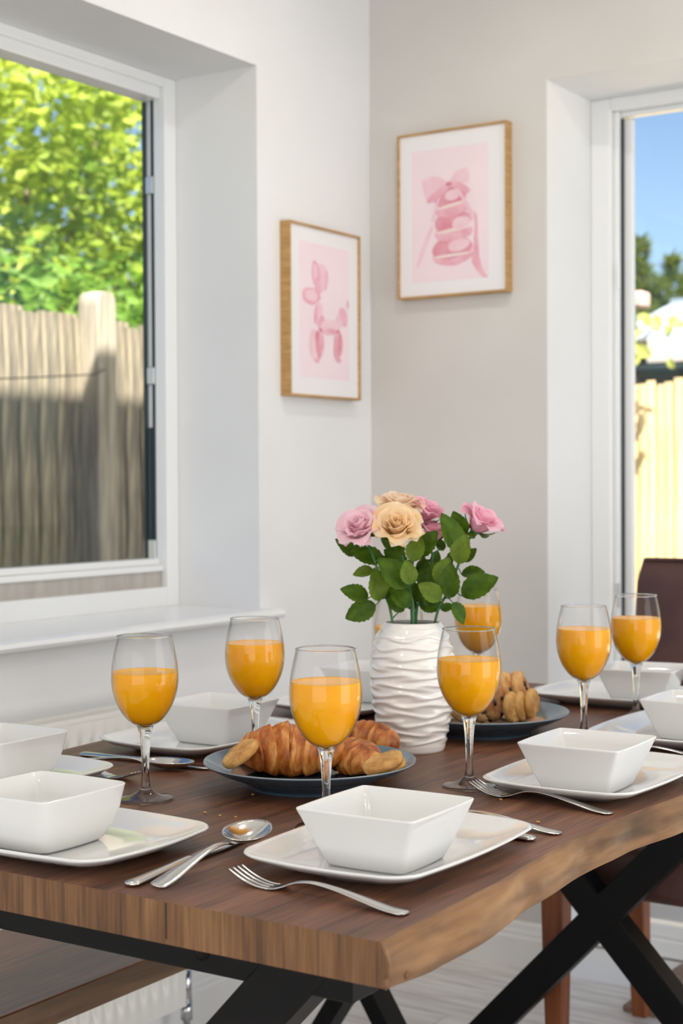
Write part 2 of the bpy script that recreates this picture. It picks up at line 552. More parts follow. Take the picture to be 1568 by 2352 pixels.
MB().box(XR, XR + 0.3, YF - 0.3, YB, -0.15, ZC + 0.1).build('wall_right', M['wall'], kind='structure')
MB().box(XL, XR, YF - 0.3, YF, -0.15, ZC + 0.1).build('wall_front', M['wall'], kind='structure')
MB().box(XL, XR, YF, YB, ZC, ZC + 0.1).build('ceiling', M['ceiling'], kind='structure')
fl = MB().box(XL, XR, YF, YB, -0.15, -0.010).build('floor', M['subfloor'], kind='structure')
pl_len, pl_w = 1.29, 0.192
plank_a = MB().box(0.001, pl_len - 0.001, 0.001, pl_w - 0.001, -0.010, 0.0).mesh('plank', M['plank_a'], bevel=0.0008, seg=1)
plank_b = MB().box(0.001, pl_len - 0.001, 0.001, pl_w - 0.001, -0.010, 0.0).mesh('plank', M['plank_b'], bevel=0.0008, seg=1)
row = 0
y = YB - pl_w
while y > -0.3:
    x = XL - (row * 0.43) % pl_len
    while x < XR - 0.1:
        x0, x1 = max(x, XL), min(x + pl_len, XR)
        if x1 - x0 > 0.05:
            me_ = random.choice((plank_a, plank_b))
            if x1 - x0 < pl_len - 0.01:
                me_ = MB().box(0.001, x1 - x0 - 0.001, 0.001, pl_w - 0.001, -0.010, 0.0).mesh('plank', random.choice((M['plank_a'], M['plank_b'])), bevel=0.0008, seg=1)
            obj('plank', me_, fl, loc=(x0, y, 0))
        x += pl_len
    row += 1
    y -= pl_w
MB().box(XL, XR, YF, y + pl_w, -0.010, 0.0).build('plank', M['plank_a'], fl)


def skirting(name, p0, p1, nrm):
    p0, p1, nrm = Vector(p0), Vector(p1), Vector(nrm)
    prof = [(0, 0), (0.015, 0), (0.015, 0.072), (0.012, 0.078), (0.012, 0.086), (0.009, 0.092), (0.008, 0.104), (0.004, 0.11), (0, 0.11)]
    MB().loft([[p + nrm * a + Vector((0, 0, h)) for a, h in prof] for p in (p0, p1)]).build(name, M['skirting'], kind='structure')


skirting('baseboard_back', (XL, YB, 0), (DX0, YB, 0), (0, -1, 0))
skirting('baseboard_left', (XL, YF, 0), (XL, YB, 0), (1, 0, 0))
skirting('baseboard_right', (XR, YF, 0), (XR, YB, 0), (-1, 0, 0))

# frames added round the two fill lights on doorless walls (seen only as reflections)
for nm, (cx, cy, sx, sy, ax) in (('fill_frame_side', (XR - 0.012, 2.0, 1.95, 2.05, 'x')), ('fill_frame_rear', (0.1, YF + 0.012, 3.45, 2.05, 'y'))):
    m = MB()
    t = 0.05
    for a0, a1, z0, z1 in ((-sx / 2, sx / 2, sy / 2, sy / 2 + t), (-sx / 2, sx / 2, -sy / 2 - t, -sy / 2), (-sx / 2 - t, -sx / 2, -sy / 2 - t, sy / 2 + t), (sx / 2, sx / 2 + t, -sy / 2 - t, sy / 2 + t)):
        if ax == 'x':
            m.box(cx - 0.012, cx + 0.012, cy + a0, cy + a1, 1.08 + z0, 1.08 + z1)
        else:
            m.box(cx + a0, cx + a1, cy - 0.012, cy + 0.012, 1.08 + z0, 1.08 + z1)
    m.build(nm, M['upvc'], kind='structure')

# ---- left window: fixed frame, gaskets, hinge stays, pane, sill
FX = -2.287
win = empty('window_1', (FX, (WY0 + WY1) / 2, WZ0), kind='structure')


def wpart(name, boxes, mat, bevel=0.003, parent=win, root=win):
    mm = MB()
    for b_ in boxes:
        mm.box(*b_)
    mm.v = [v - Vector(root.location) for v in mm.v]
    return mm.build(name, mat, parent, bevel=bevel)


y0, y1 = WY0, WY1
wpart('frame', [(FX - 0.035, FX, y1 - 0.042, y1, 0.866, WZ1), (FX - 0.035, FX, y0, y0 + 0.042, 0.866, WZ1),
                (FX - 0.035, FX, y0 + 0.042, y1 - 0.042, WZ1 - 0.024, WZ1), (FX - 0.035, FX, y0 + 0.042, y1 - 0.042, 0.866, 0.912)], M['upvc'])
wpart('frame_rebate', [(FX - 0.065, FX - 0.035, y1 - 0.036, y1, 0.866, WZ1), (FX - 0.065, FX - 0.035, y0, y0 + 0.036, 0.866, WZ1),
                       (FX - 0.065, FX - 0.012, y0 + 0.042, y1 - 0.042, WZ1 - 0.05, WZ1 - 0.02)], M['upvc'], 0.002)
wpart('bottom_rail', [(FX - 0.040, FX - 0.018, y0 + 0.042, y1 - 0.045, 0.908, 0.950)], M['shaded_rail'], 0.001)
wpart('glazing_bead', [(FX - 0.060, FX - 0.012, y0 + 0.042, y1 - 0.042, 0.948, 0.962), (FX - 0.060, FX - 0.022, y0 + 0.042, y1 - 0.042, 0.962, 0.977)], M['upvc'], 0.003)
wpart('gasket', [(FX - 0.042, FX - 0.034, y1 - 0.043, y1 - 0.036, 0.98, WZ1 - 0.05)], M['gasket'], 0)
wpart('gasket', [(FX - 0.068, FX - 0.060, y1 - 0.043, y1 - 0.035, 0.975, WZ1 - 0.05)], M['gasket'], 0)
for z0_, z1_ in ((0.975, 1.02), (1.38, 1.42), (1.82, 1.86)):
    wpart('hinge_keep', [(FX - 0.056, FX - 0.034, y1 - 0.046, y1 - 0.038, z0_, z1_)], M['hinge'], 0.002)
wpart('hinge_stay', [(FX - 0.056, FX - 0.046, y1 - 0.044, y1 - 0.038, 1.02, 1.28)], M['gasket'], 0.001)
wpart('pane', [(FX - 0.058, FX - 0.054, y0 + 0.036, y1 - 0.036, 0.965, WZ1 - 0.04)], M['pane'], 0)
mm = MB()
prof = [(FX, 0.845), (-2.026, 0.845), (-2.016, 0.848), (-2.012, 0.855), (-2.016, 0.863), (-2.028, 0.867), (FX, 0.868)]
mm.loft([[Vector((a, yy, b)) - Vector(win.location) for a, b in prof] for yy in (y0 - 0.04, y1 - 0.0005)])
mm.loft([[Vector((a, yy, b)) - Vector(win.location) for a, b in ((XL + 0.0005, 0.845), (-2.026, 0.845), (-2.016, 0.848), (-2.012, 0.855), (-2.016, 0.863), (-2.028, 0.867), (XL + 0.0005, 0.868))] for yy in (y1 - 0.0005, y1 + 0.04)])
mm.build('window_sill', M['upvc'], win)

# ---- glazed door in the back wall
FY = 3.52
door = empty('door_1', ((DX0 + DX1) / 2, FY, 0), kind='structure')


def dpart(name, boxes, mat, bevel=0.003):
    return wpart(name, boxes, mat, bevel, door, door)


dpart('frame', [(DX0, DX0 + 0.052, FY, FY + 0.06, 0, DZ1), (DX1 - 0.052, DX1, FY, FY + 0.06, 0, DZ1), (DX0 + 0.052, DX1 - 0.052, FY, FY + 0.06, DZ1 - 0.030, DZ1), (DX0 + 0.052, DX1 - 0.052, FY, FY + 0.06, 0, 0.042)], M['upvc'])
dpart('sash', [(DX0 + 0.052, DX0 + 0.066, FY + 0.018, FY + 0.062, 0.042, DZ1 - 0.030), (-0.70, -0.64, FY + 0.012, FY + 0.062, 0.042, DZ1 - 0.030), (DX1 - 0.066, DX1 - 0.052, FY + 0.018, FY + 0.062, 0.042, DZ1 - 0.030),
               (DX0 + 0.066, DX1 - 0.066, FY + 0.03, FY + 0.062, DZ1 - 0.042, DZ1 - 0.030), (DX0 + 0.066, DX1 - 0.066, FY + 0.02, FY + 0.062, 0.042, 0.075)], M['upvc'])
dpart('gasket', [(DX0 + 0.0655, DX0 + 0.0715, FY + 0.032, FY + 0.042, 0.07, DZ1 - 0.046)], M['gasket'], 0)
dpart('glazing_bead', [(DX0 + 0.0660, DX0 + 0.0925, FY + 0.043, FY + 0.062, 0.075, DZ1 - 0.046)], M['upvc'], 0.004)
dpart('hinge_keep', [(DX0 + 0.060, DX0 + 0.069, FY + 0.014, FY + 0.022, 1.62, 1.68)], M['upvc'], 0.002)
dpart('hinge_keep', [(DX0 + 0.060, DX0 + 0.069, FY + 0.014, FY + 0.022, 0.84, 0.90)], M['hinge'], 0.002)
dpart('pane', [(DX0 + 0.08, -0.69, FY + 0.050, FY + 0.054, 0.07, DZ1 - 0.038)], M['pane'], 0)
dpart('pane', [(-0.65, DX1 - 0.06, FY + 0.050, FY + 0.054, 0.07, DZ1 - 0.038)], M['pane'], 0)

# ---- house above and ground outside (casts the shade on the fence)
MB().box(XL - 0.30, XR + 0.3, YF - 0.3, YB + 0.325, ZC + 0.1, 4.5).build('wall_upper', M['brick'], kind='structure')
MB().box(-2.74, XR + 0.7, YF - 0.7, 4.05, 4.5, 4.6).build('roof', M['dark_wall'], kind='structure')
MB().box(-40, 30, -15, 60, -0.4, -0.15).build('ground', M['ground'], kind='structure')
MB().box(-3.0, 3.0, YB + 0.33, 8.3, -0.149, -0.06).build('patio', M['patio'], kind='structure')

# ------------------------------------------------------------------ ceiling downlights
for i, (x, y) in enumerate(((-1.35, 2.55), (-0.2, 2.55), (-1.35, 1.05), (-0.2, 1.05), (1.1, 1.6), (-0.9, -0.6), (0.9, -0.6))):
    t = empty('ceiling_light', (x, y, ZC), label='small round recessed white ceiling downlight, one of the set over the room', category='ceiling light', group='recessed ceiling downlights')
    v, f = lathe([(0.036, -0.001), (0.036, -0.004), (0.046, -0.006), (0.048, -0.003), (0.048, 0.0)], 32, False)
    obj('trim_ring', mesh('trim_ring', v, f, True, [M['upvc']]), t)
    v, f = lathe([(0.001, -0.002), (0.036, -0.002)], 32, False)
    obj('lens', mesh('lens', v, f, False, [M['lamp']]), t)
    li = add_light('bulb', 'AREA', (x, y, ZC - 0.008), (0, 0, -1), 3.0, (1.0, 0.93, 0.84), shape='DISK', size=0.07)
    li.parent = t
    li.location = (0, 0, -0.008)
#@@OUT
# ------------------------------------------------------------------ garden beyond the left window
FNX = -4.3
fence = empty('garden_fence', (FNX, 4.6, -0.15), label='weathered overlapping timber board fence beyond the left window', category='fence')
pyc = (at(175, 700, X=FNX).y + at(228, 700, X=FNX).y) / 2
bd = []
for k in range(3):
    m = MB()
    w = 0.125
    hw, n = w / 2, 6
    loops = []
    hgt = 1.96 + 0.012 * k
    for i in range(9):
        z = hgt * i / 8
        wob = 0.0006 * math.sin(i * 1.7 + k)
        loops.append([(0.0 + wob, -hw, z), (0.018 + wob, -hw, z), (0.006 + wob, hw, z), (0.0 + wob, hw, z)])
    m.loft(loops)
    bd.append(m.mesh('board', M['fence']))
yy = 1.6
k = 0
while yy < 8.2:
    if abs(yy - pyc) > 0.02:
        o = obj('board', bd[k % 3], fence)
        dz = -0.004 * (yy - 4.6) + random.uniform(-0.008, 0.008)
        o.location = (random.uniform(-0.003, 0.003), yy - 4.6, dz)
        o.rotation_euler = (random.uniform(-0.006, 0.006), 0, random.uniform(-0.02, 0.02))
    yy += 0.102 + random.uniform(-0.008, 0.01)
    k += 1
for zz in (0.35, 1.1, 1.75):
    MB().box(-0.045, -0.003, -3.2, 3.8, zz, zz + 0.07).build('rail', M['fence'], fence)
for py in (pyc - 2.0, pyc, pyc + 2.0):
    loops = []
    for i in range(13):
        if i < 8:
            z, s_ = 2.02 * i / 7, 1.0
        else:
            a = (i - 7) / 5 * PI / 2
            z, s_ = 2.02 + 0.055 * math.sin(a), max(0.06, math.cos(a) ** 0.6)
        loops.append([Vector((0.0, py - 4.6, z)) + q for q in rrect(0.055, 0.058 * s_, min(0.012, 0.058 * s_ * 0.4), 0, n=2, ns=2)])
    m = MB().loft(loops)
    m.v = [v + Vector((0.05, 0, 0)) for v in m.v]
    m.build('post', M['fence_post'], fence, smooth=False)
MB().tube([(0.125 + 0.0, -0.9, 1.66), (0.122, -0.4, 1.70), (0.124, 0.0, 1.735), (0.118, 0.06, 1.76)], 0.003, 5).build('wire', M['dark_wall'], fence)


def foliage(name, mat, blobs, count, size, parent, seed, elong=1.5, hang=0.3):
    rnd = random.Random(seed)
    v, f = [], []
    tot = sum(b[1].x * b[1].y * b[1].z for b in blobs)
    for c, r_ in blobs:
        for _ in range(int(count * r_.x * r_.y * r_.z / tot)):
            d = Vector((rnd.gauss(0, 1), rnd.gauss(0, 1), rnd.gauss(0, 1))).normalized()
            q = rnd.random() ** 0.45
            p = Vector((c.x + d.x * r_.x * q, c.y + d.y * r_.y * q, c.z + d.z * r_.z * q))
            s_ = size * rnd.uniform(0.6, 1.3)
            a = Vector((rnd.gauss(0, 1), rnd.gauss(0, 1), rnd.gauss(0, 0.5) - hang)).normalized()
            b = a.cross(Vector((rnd.gauss(0, 1), rnd.gauss(0, 1), rnd.gauss(0, 1)))).normalized()
            k = len(v)
            nn = a.cross(b) * s_ * 0.12
            v += [p, p + a * s_ * elong * 0.45 + b * s_ * 0.42 - nn, p + a * s_ * elong, p + a * s_ * elong * 0.45 - b * s_ * 0.42 - nn]
            f.append((k, k + 1, k + 2, k + 3))
    o = obj(name, mesh(name, v, f, False, [mat]), parent)
    o['kind'] = 'stuff'
    return o


def tree(name, base, trunk_h, blobs, mat, count, size, label, seed, trunk_r=0.12):
    t = empty(name, base, label=label, category='tree', group='trees beyond the garden fence')
    rnd = random.Random(seed)
    MB().tube([(0, 0, 0), (0.03, 0.02, trunk_h * 0.4), (-0.03, 0.05, trunk_h * 0.75), (0, 0, trunk_h)], [trunk_r, trunk_r * 0.8, trunk_r * 0.65, trunk_r * 0.3], 8).build('trunk', M['bark'], t, smooth=True)
    for c, r_ in blobs:
        MB().tube([(0, 0, trunk_h * rnd.uniform(0.45, 0.8)), c * 0.6 + Vector((0, 0, trunk_h * 0.3)), c], [trunk_r * 0.4, trunk_r * 0.25, 0.01], 6).build('branch', M['bark'], t, smooth=True)
    foliage('foliage', mat, blobs, count, size, t, seed)
    return t


def bl(x, y, z, rx, ry, rz):
    return (Vector((x, y, z)), Vector((rx, ry, rz)))


tree('leafy_tree', (-8.2, 8.3, -0.15), 2.8, [bl(0, 0, 3.6, 1.5, 1.6, 0.75), bl(0.3, -1.0, 4.2, 1.2, 1.0, 0.7), bl(-0.2, 1.0, 3.3, 1.2, 1.0, 0.8), bl(0.2, -0.4, 2.6, 1.3, 1.4, 0.55), bl(0, 0.9, 4.3, 1.2, 1.1, 0.6)],
     M['tree_leaf'], 7400, 0.085, 'tall bright yellow-green leafy tree behind the timber fence', 3)
tree('leafy_tree', (-7.0, 9.8, -0.15), 2.4, [bl(0, 0, 2.9, 1.2, 1.3, 0.8), bl(-0.4, -1.2, 2.4, 1.2, 1.2, 0.6), bl(0.2, 0.7, 3.7, 1.1, 1.1, 0.8)],
     M['tree_leaf2'], 6000, 0.085, 'darker green tree to the right of the bright tree, behind the fence', 5)
tree('leafy_shrub', (-6.3, 6.4, -0.15), 1.2, [bl(0, 0, 2.0, 0.7, 1.0, 0.65), bl(0, 1.4, 1.95, 0.7, 0.9, 0.6), bl(0, -1.6, 2.1, 0.7, 0.9, 0.6)],
     M['tree_leaf2'], 4200, 0.075, 'dense low green shrub just above the top of the timber fence', 8, 0.06)

# ------------------------------------------------------------------ garden beyond the glazed door
ff = empty('slat_fence', (-2.4, 8.5, -0.15), label='sunlit pale softwood slat fence beyond the glazed door', category='fence')
FZ = at(1500, 877, Y=8.5).z + 0.15
sl = [MB().loft([[Vector((-0.026, 0, z)), Vector((0.026, 0, z)), Vector((0.018, -0.018, z)), Vector((-0.018, -0.018, z))] for z in (0, FZ * 0.5, FZ + dz)]).mesh('slat', M['bamboo']) for dz in (0, 0.012, -0.01)]
x = -3.4
k = 0
while x < 3.6:
    o = obj('slat', sl[k % 3], ff, loc=(x, random.uniform(-0.006, 0.006), random.uniform(-0.012, 0.006)))
    o.rotation_euler = (0, random.uniform(-0.004, 0.004), random.uniform(-0.12, 0.12))
    x += 0.0555
    k += 1
for zz in (0.4, 1.4):
    MB().box(-3.4, 3.6, 0.002, 0.04, zz, zz + 0.08).build('rail', M['bamboo'], ff)

sh = empty('neighbour_outbuilding', (-4.0, 12.5, -0.15), label='low outbuilding with pale slate roof above the slat fence', category='outbuilding')
rz0, rz1 = at(1490, 782, Y=12).z + 0.15, at(1500, 687, Y=13.2).z + 0.15
m = MB()
m.loft([[Vector((xx, -0.55, rz0)), Vector((xx, -0.55, rz0 + 0.03)), Vector((xx, 1.0, rz1)), Vector((xx, 1.0, rz1 - 0.06))] for xx in (-1.2, 3.6)])
m.build('roof', M['roof_far'], sh)
MB().box(-1.2, 3.6, 0.9, 1.05, rz1 - 0.03, rz1 + 0.015).build('ridge', M['roof_far'], sh)
p = at(1466, 682, Y=13.4)
MB().box(p.x + 4.0 - 0.14, p.x + 4.0 + 0.06, 0.85, 1.05, rz1 - 0.05, p.z + 0.2).build('chimney', M['pink_tile'], sh, bevel=0.03)
fx = at(1492, 800, Y=12).x + 4.0
zb = at(1530, 832, Y=12).z + 0.15
MB().box(fx, 3.6, -0.56, -0.50, zb, rz0 + 0.01).build('fascia', M['fascia'], sh)
MB().box(-1.2, 3.6, -0.45, 0.9, 0, rz0 - 0.01).build('wall', M['dark_wall'], sh)
zg = at(1520, 850, Y=11.9).z + 0.15
MB().tube([(fx - 0.1, -0.62, zg), (3.6, -0.62, zg)], 0.045, 8).build('gutter', M['gasket'], sh, smooth=True)

for i, (px_, py_, Y_, lb) in enumerate(((1470, 545, 17, 'tall pointed conifer with a thin spire tip behind the outbuilding roof'), (1541, 588, 17.5, 'shorter conifer right of the pointed one behind the outbuilding roof'), (1505, 640, 18.5, 'low rounded conifer between the two pointed conifers'), (1590, 585, 18, 'conifer at the right edge of the glazed door view'))):
    top = at(px_, py_, Y=Y_)
    t = empty('conifer', (top.x, top.y, -0.15), label=lb, category='conifer', group='conifers behind the outbuilding')
    h = top.z + 0.15
    MB().tube([(0, 0, 0), (0, 0, h * 0.9)], [0.12, 0.02], 6).build('trunk', M['bark'], t)
    rnd = random.Random(40 + i)
    v, f = [], []
    for _ in range(2600):
        q = rnd.random() ** 0.8
        z = h * (1 - 0.62 * q)
        rr = (0.04 + 0.75 * q) * (0.75 + 0.35 * math.sin(q * 38 + i)) * math.sqrt(rnd.random())
        a = rnd.uniform(0, 2 * PI)
        c = Vector((rr * math.cos(a), rr * math.sin(a), z))
        d = Vector((math.cos(a), math.sin(a), rnd.uniform(0.1, 0.9))).normalized()
        s_ = Vector((-math.sin(a), math.cos(a), rnd.uniform(-0.4, 0.4))) * 0.03
        k = len(v)
        v += [c - s_, c + s_, c + d * rnd.uniform(0.08, 0.17)]
        f.append((k, k + 1, k + 2))
    o = obj('foliage', mesh('foliage', v, f, False, [M['conifer']]), t)
    o['kind'] = 'stuff'


def leaf_mesh(name, mat, width=0.62, serr=0.03, fold=0.12, droop=0.10, n=14):
    """ovate leaf of unit length along +Y, lying in XY, with a folded midrib and toothed edge"""
    v, f = [], []
    for i in range(n + 1):
        t = i / n
        w = width / 2 * (math.sin(PI * t ** 0.8) ** 0.75) if 0 < t < 1 else 0.004
        w *= 1 + (serr * (1 if i % 2 else -1)) * (1.6 if 0.1 < t < 0.95 else 0)
        zc = -droop * (t - 0.3) ** 2 * 1.5
        for u in (-1, -0.5, 0, 0.5, 1):
            v.append((u * w, t, zc + abs(u) * fold * w * 2 - (0.02 if u == 0 else 0) + 0.015 * math.sin(t * 20) * abs(u) * 0.6))
    for i in range(n):
        for j in range(4):
            a = i * 5 + j
            f.append((a, a + 1, a + 6, a + 5))
    return mesh(name, v, f, True, [mat])


def frame_mx(pos, ydir, zdir, s):
    y_ = Vector(ydir).normalized()
    x_ = y_.cross(Vector(zdir)).normalized()
    z_ = x_.cross(y_)
    return Matrix(((x_.x * s, y_.x * s, z_.x * s, pos[0]), (x_.y * s, y_.y * s, z_.y * s, pos[1]), (x_.z * s, y_.z * s, z_.z * s, pos[2]), (0, 0, 0, 1)))


vleaf = leaf_mesh('leaf', M['vine'], 0.75, 0.0)
for nm, lb, Yv, stem, leaves in (
    ('climbing_plant', 'leafy yellow-green climbing plant trailing over the slat fence top', 8.3, [(1440, 842), (1462, 815), (1478, 775), (1510, 748), (1560, 752)],
     [(1462, 765, 36, 0.4), (1452, 748, 34, 2.0), (1486, 735, 32, 1.2), (1508, 740, 40, -1.3), (1502, 752, 34, 2.6), (1545, 735, 30, 0.8), (1562, 745, 34, -0.4), (1455, 800, 38, 1.8), (1478, 808, 40, -0.7), (1458, 826, 32, -1.6), (1535, 760, 28, -2.0), (1541, 836, 26, -1.2), (1449, 782, 30, 0.2), (1475, 728, 26, 0.6)]),
    ('overhanging_twig', 'small leafy twig at the top left corner outside the glazed door', 4.3, [(1405, 300), (1424, 282), (1446, 262), (1470, 240)],
     [(1428, 292, 26, -0.8), (1440, 272, 30, 0.3), (1452, 262, 28, 1.0), (1420, 300, 24, 2.4), (1436, 256, 26, 1.8), (1460, 250, 24, -0.2)])):
    pts = [at(a, b, Y=Yv) for a, b in stem]
    pts = ([Vector((-2.02, 3.60, 2.16)), Vector((-1.98, 3.85, 2.17))] if Yv < 5 else [Vector((pts[0].x - 0.05, 8.52, 1.5))]) + pts
    t = empty(nm, pts[0], label=lb, category='plant')
    MB().tube([q - pts[0] for q in pts], 0.006 if Yv > 5 else 0.002, 5).build('stem', M['bark'], t)
    for a, b, ln_, ang in leaves:
        q = at(a, b, Y=Yv - random.uniform(0, 0.15))
        dp = (q - CAM).dot(FW)
        L = ln_ * dp / F_PX
        yd = RI * math.cos(ang) + UP * math.sin(ang)
        obj('leaf', vleaf, t, mx=frame_mx(q - pts[0] - yd * L * 0.5, yd, -FW + Vector((random.uniform(-.8, .8), 0, random.uniform(0, 0.9))), L))

# ------------------------------------------------------------------ framed pictures


def picture(name, label, W, H, shapes, loc, rz, print_rect):
    """frame hung on a wall; local x to the right, y into the wall, z up, origin at the lower left corner"""
    t = empty(name, loc, rz, label=label, category='picture')
    fw, dp = 0.0055, 0.028
    m = MB()
    m.box(0, fw, -dp, 0, 0, H).box(W - fw, W, -dp, 0, 0, H).box(fw, W - fw, -dp, 0, 0, fw).box(fw, W - fw, -dp, 0, H - fw, H)
    m.build('frame', M['gold'], t, bevel=0.0008, seg=1)
    MB().box(fw, W - fw, -dp + 0.006, -0.001, fw, H - fw).build('mount_board', M['mat_board'], t)
    u0, u1, v0, v1 = print_rect
    yb = -dp + 0.0055
    pr = MB().box(u0 * W, u1 * W, yb, yb + 0.0004, v0 * H, v1 * H).build('print', M['art_bg'], t)
    for i, (nm, mt, poly) in enumerate(shapes):
        yk = yb - 0.00006 * (i + 1)
        v = [(a * W, yk, b * H) for a, b in poly]
        obj(nm, mesh(nm, v, [tuple(range(len(v)))], False, [M[mt]]), pr)
    return t


def blob(cu, cv, ru, rv, rot, W, H, n=22, wob=0.05, seed=0):
    """ellipse in picture fractions, radii in metres, rotation in degrees"""
    out = []
    rr = math.radians(rot)
    for k in range(n):
        a = 2 * PI * k / n
        w = 1 + wob * math.sin(3 * a + seed) + wob * 0.6 * math.sin(5 * a + 2 * seed)
        x_, z_ = ru * w * math.cos(a), rv * w * math.sin(a)
        out.append((cu + (x_ * math.cos(rr) - z_ * math.sin(rr)) / W, cv + (x_ * math.sin(rr) + z_ * math.cos(rr)) / H))
    return out


# picture on the left wall: pale pink balloon animal (zoomed photo coordinates -> fractions)
def P1(zx, zy):
    u = (zx - 160) / 400
    top, bot = 670 + 85 * u, 1640 + 10 * u
    return u, 1 - (zy - top) / (bot - top)


def B1(zx, zy, rx, ry, rot, seed=0):
    u, v = P1(zx, zy)
    return blob(u, v, rx / 400 * 0.3, ry / 957 * 0.4, rot, 0.3, 0.4, seed=seed)


dog = [('balloon_ear', 'art_pale', B1(346, 985, 34, 82, -10, 1)), ('balloon_ear', 'art_mid', B1(310, 962, 24, 72, 5, 2)), ('balloon_ear_shine', 'art_pale', B1(308, 950, 11, 45, 4, 2)), ('balloon_ear_edge', 'art_mid', B1(368, 1000, 8, 60, -8, 3)),
       ('balloon_muzzle', 'art_mid', B1(283, 1086, 50, 48, 0, 1)), ('balloon_muzzle_shine', 'art_pale', B1(285, 1082, 36, 32, 0, 4)), ('balloon_head', 'art_mid', B1(322, 1040, 20, 38, -20, 2)),
       ('balloon_neck', 'art_pale', B1(322, 1180, 25, 68, -8, 2)), ('balloon_neck_edge', 'art_mid', B1(310, 1185, 9, 55, -8, 1)),
       ('balloon_chest', 'art_mid', B1(340, 1232, 20, 42, -25, 2)), ('balloon_body', 'art_pale', B1(390, 1255, 56, 44, 5, 2)), ('balloon_body_shade', 'art_mid', B1(388, 1278, 46, 16, 5, 3)),
       ('balloon_tail', 'art_mid', B1(465, 1195, 22, 58, 28, 1)), ('balloon_tail_tip', 'art_mid', B1(491, 1128, 5, 26, -2, 1)), ('balloon_rump', 'art_pale', B1(440, 1225, 22, 34, -28, 1)),
       ('balloon_front_leg', 'art_pale', B1(312, 1355, 40, 90, 10, 2)), ('balloon_front_leg_shade', 'art_deep', B1(322, 1350, 18, 80, 9, 1)), ('balloon_front_leg_edge', 'art_mid', B1(338, 1330, 14, 58, 4, 2)),
       ('balloon_hind_leg', 'art_mid', B1(434, 1352, 26, 88, -7, 1)), ('balloon_hind_leg_shade', 'art_deep', B1(441, 1350, 12, 68, -7, 2)),
       ('balloon_foot', 'art_mid', B1(315, 1437, 13, 16, 0, 1)), ('balloon_foot', 'art_mid', B1(438, 1434, 13, 14, 0, 2)), ('balloon_knot', 'art_deep', B1(335, 1270, 10, 12, 0, 1)), ('balloon_knot', 'art_deep', B1(432, 1277, 10, 12, 0, 1))]
a_ = at(665.3, 508.8, X=XL + 0.028)
picture('framed_picture', 'gold-framed picture of a pale pink balloon animal on the window wall', 0.30, 0.40, dog, (XL, 2.886, 1.350), PI / 2, (0.15, 0.85, 0.115, 0.90))


def P2(zx, zy):
    u = (zx - 770) / 605
    top, bot = 180 - 88 * u, 1095 - 50 * u
    return u, 1 - (zy - top) / (bot - top)


def B2(zx, zy, rx, ry, rot, seed=0, wob=0.04):
    u, v = P2(zx, zy)
    return blob(u, v, rx / 605 * 0.3, ry / 935 * 0.4, rot, 0.3, 0.4, seed=seed, wob=wob)


def G2(*pts):
    return [P2(a, b) for a, b in pts]


mac = [('ribbon_tail', 'art_pale', G2((960, 675), (972, 690), (940, 780), (905, 870), (880, 918), (872, 905), (893, 830), (925, 745))),
       ('ribbon_tail', 'art_mid', G2((1195, 590), (1212, 620), (1215, 740), (1222, 850), (1240, 920), (1268, 968), (1235, 962), (1205, 925), (1180, 880), (1190, 790), (1196, 680))),
       ('ribbon_loop', 'art_pale', G2((905, 430), (960, 402), (1010, 408), (1045, 432), (1020, 470), (960, 520), (935, 548), (918, 500))), ('ribbon_loop', 'art_pale', G2((1060, 430), (1095, 375), (1150, 350), (1172, 385), (1165, 440), (1110, 440))),
       ('macaron_shell', 'art_mid', B2(1072, 845, 112, 55, 0, 1)), ('macaron_shell', 'art_deep', B2(1072, 800, 112, 62, 3, 2)), ('macaron_filling', 'art_cream', B2(1075, 842, 108, 9, 3, 1)), ('macaron_highlight', 'art_pale', B2(1110, 785, 60, 34, 8, 1)),
       ('macaron_shell', 'art_mid', B2(1082, 715, 106, 48, 2, 3)), ('macaron_shell', 'art_deep', B2(1078, 655, 104, 58, 6, 1)), ('macaron_filling', 'art_cream', B2(1085, 700, 104, 10, 6, 2)), ('macaron_highlight', 'art_pale', B2(1125, 660, 52, 34, 8, 2)),
       ('macaron_shell', 'art_mid', B2(1075, 585, 94, 42, 6, 2)), ('macaron_shell', 'art_deep', B2(1066, 520, 88, 56, 8, 3)), ('macaron_filling', 'art_cream', B2(1075, 562, 90, 9, 10, 1)), ('macaron_highlight', 'art_pale', B2(1080, 505, 46, 30, 8, 1)),
       ('ribbon_band', 'art_pale', G2((1030, 440), (1060, 445), (1010, 520), (985, 600), (970, 660), (962, 650), (985, 560))), ('ribbon_band', 'art_pale', G2((1080, 440), (1105, 460), (1150, 530), (1190, 600), (1198, 640), (1180, 640), (1140, 550))),
       ('ribbon_bow', 'art_mid', G2((1050, 445), (1010, 465), (960, 505), (935, 540), (940, 555), (985, 540), (1030, 500), (1060, 465))), ('ribbon_bow', 'art_mid', G2((1060, 440), (1110, 430), (1155, 455), (1178, 480), (1160, 500), (1120, 475), (1075, 462))), ('ribbon_knot', 'art_deep', B2(1058, 446, 18, 14, 0, 1))]
picture('framed_picture', 'gold-framed picture of a pink ribboned macaron stack on the door wall', 0.30, 0.40, mac, (-1.961, YB, 1.597), 0.0, (0.13, 0.83, 0.095, 0.89))
# ------------------------------------------------------------------ dining table
TX0, TX1, TY0, TY1 = -1.59, -0.69, 1.108, 2.70
TCX = (TX0 + TX1) / 2
table = empty('dining_table', (TCX, (TY0 + TY1) / 2, 0), label='dark wood dining table with a rough live edge and black crossed steel legs', category='table')
ORG = Vector(table.location)


def interp(tab, y):
    for (a, b), (c, d) in zip(tab, tab[1:]):
        if y <= c:
            t = max(0, (y - a) / (c - a))
            t = t * t * (3 - 2 * t)
            return b + (d - b) * t
    return tab[-1][1]


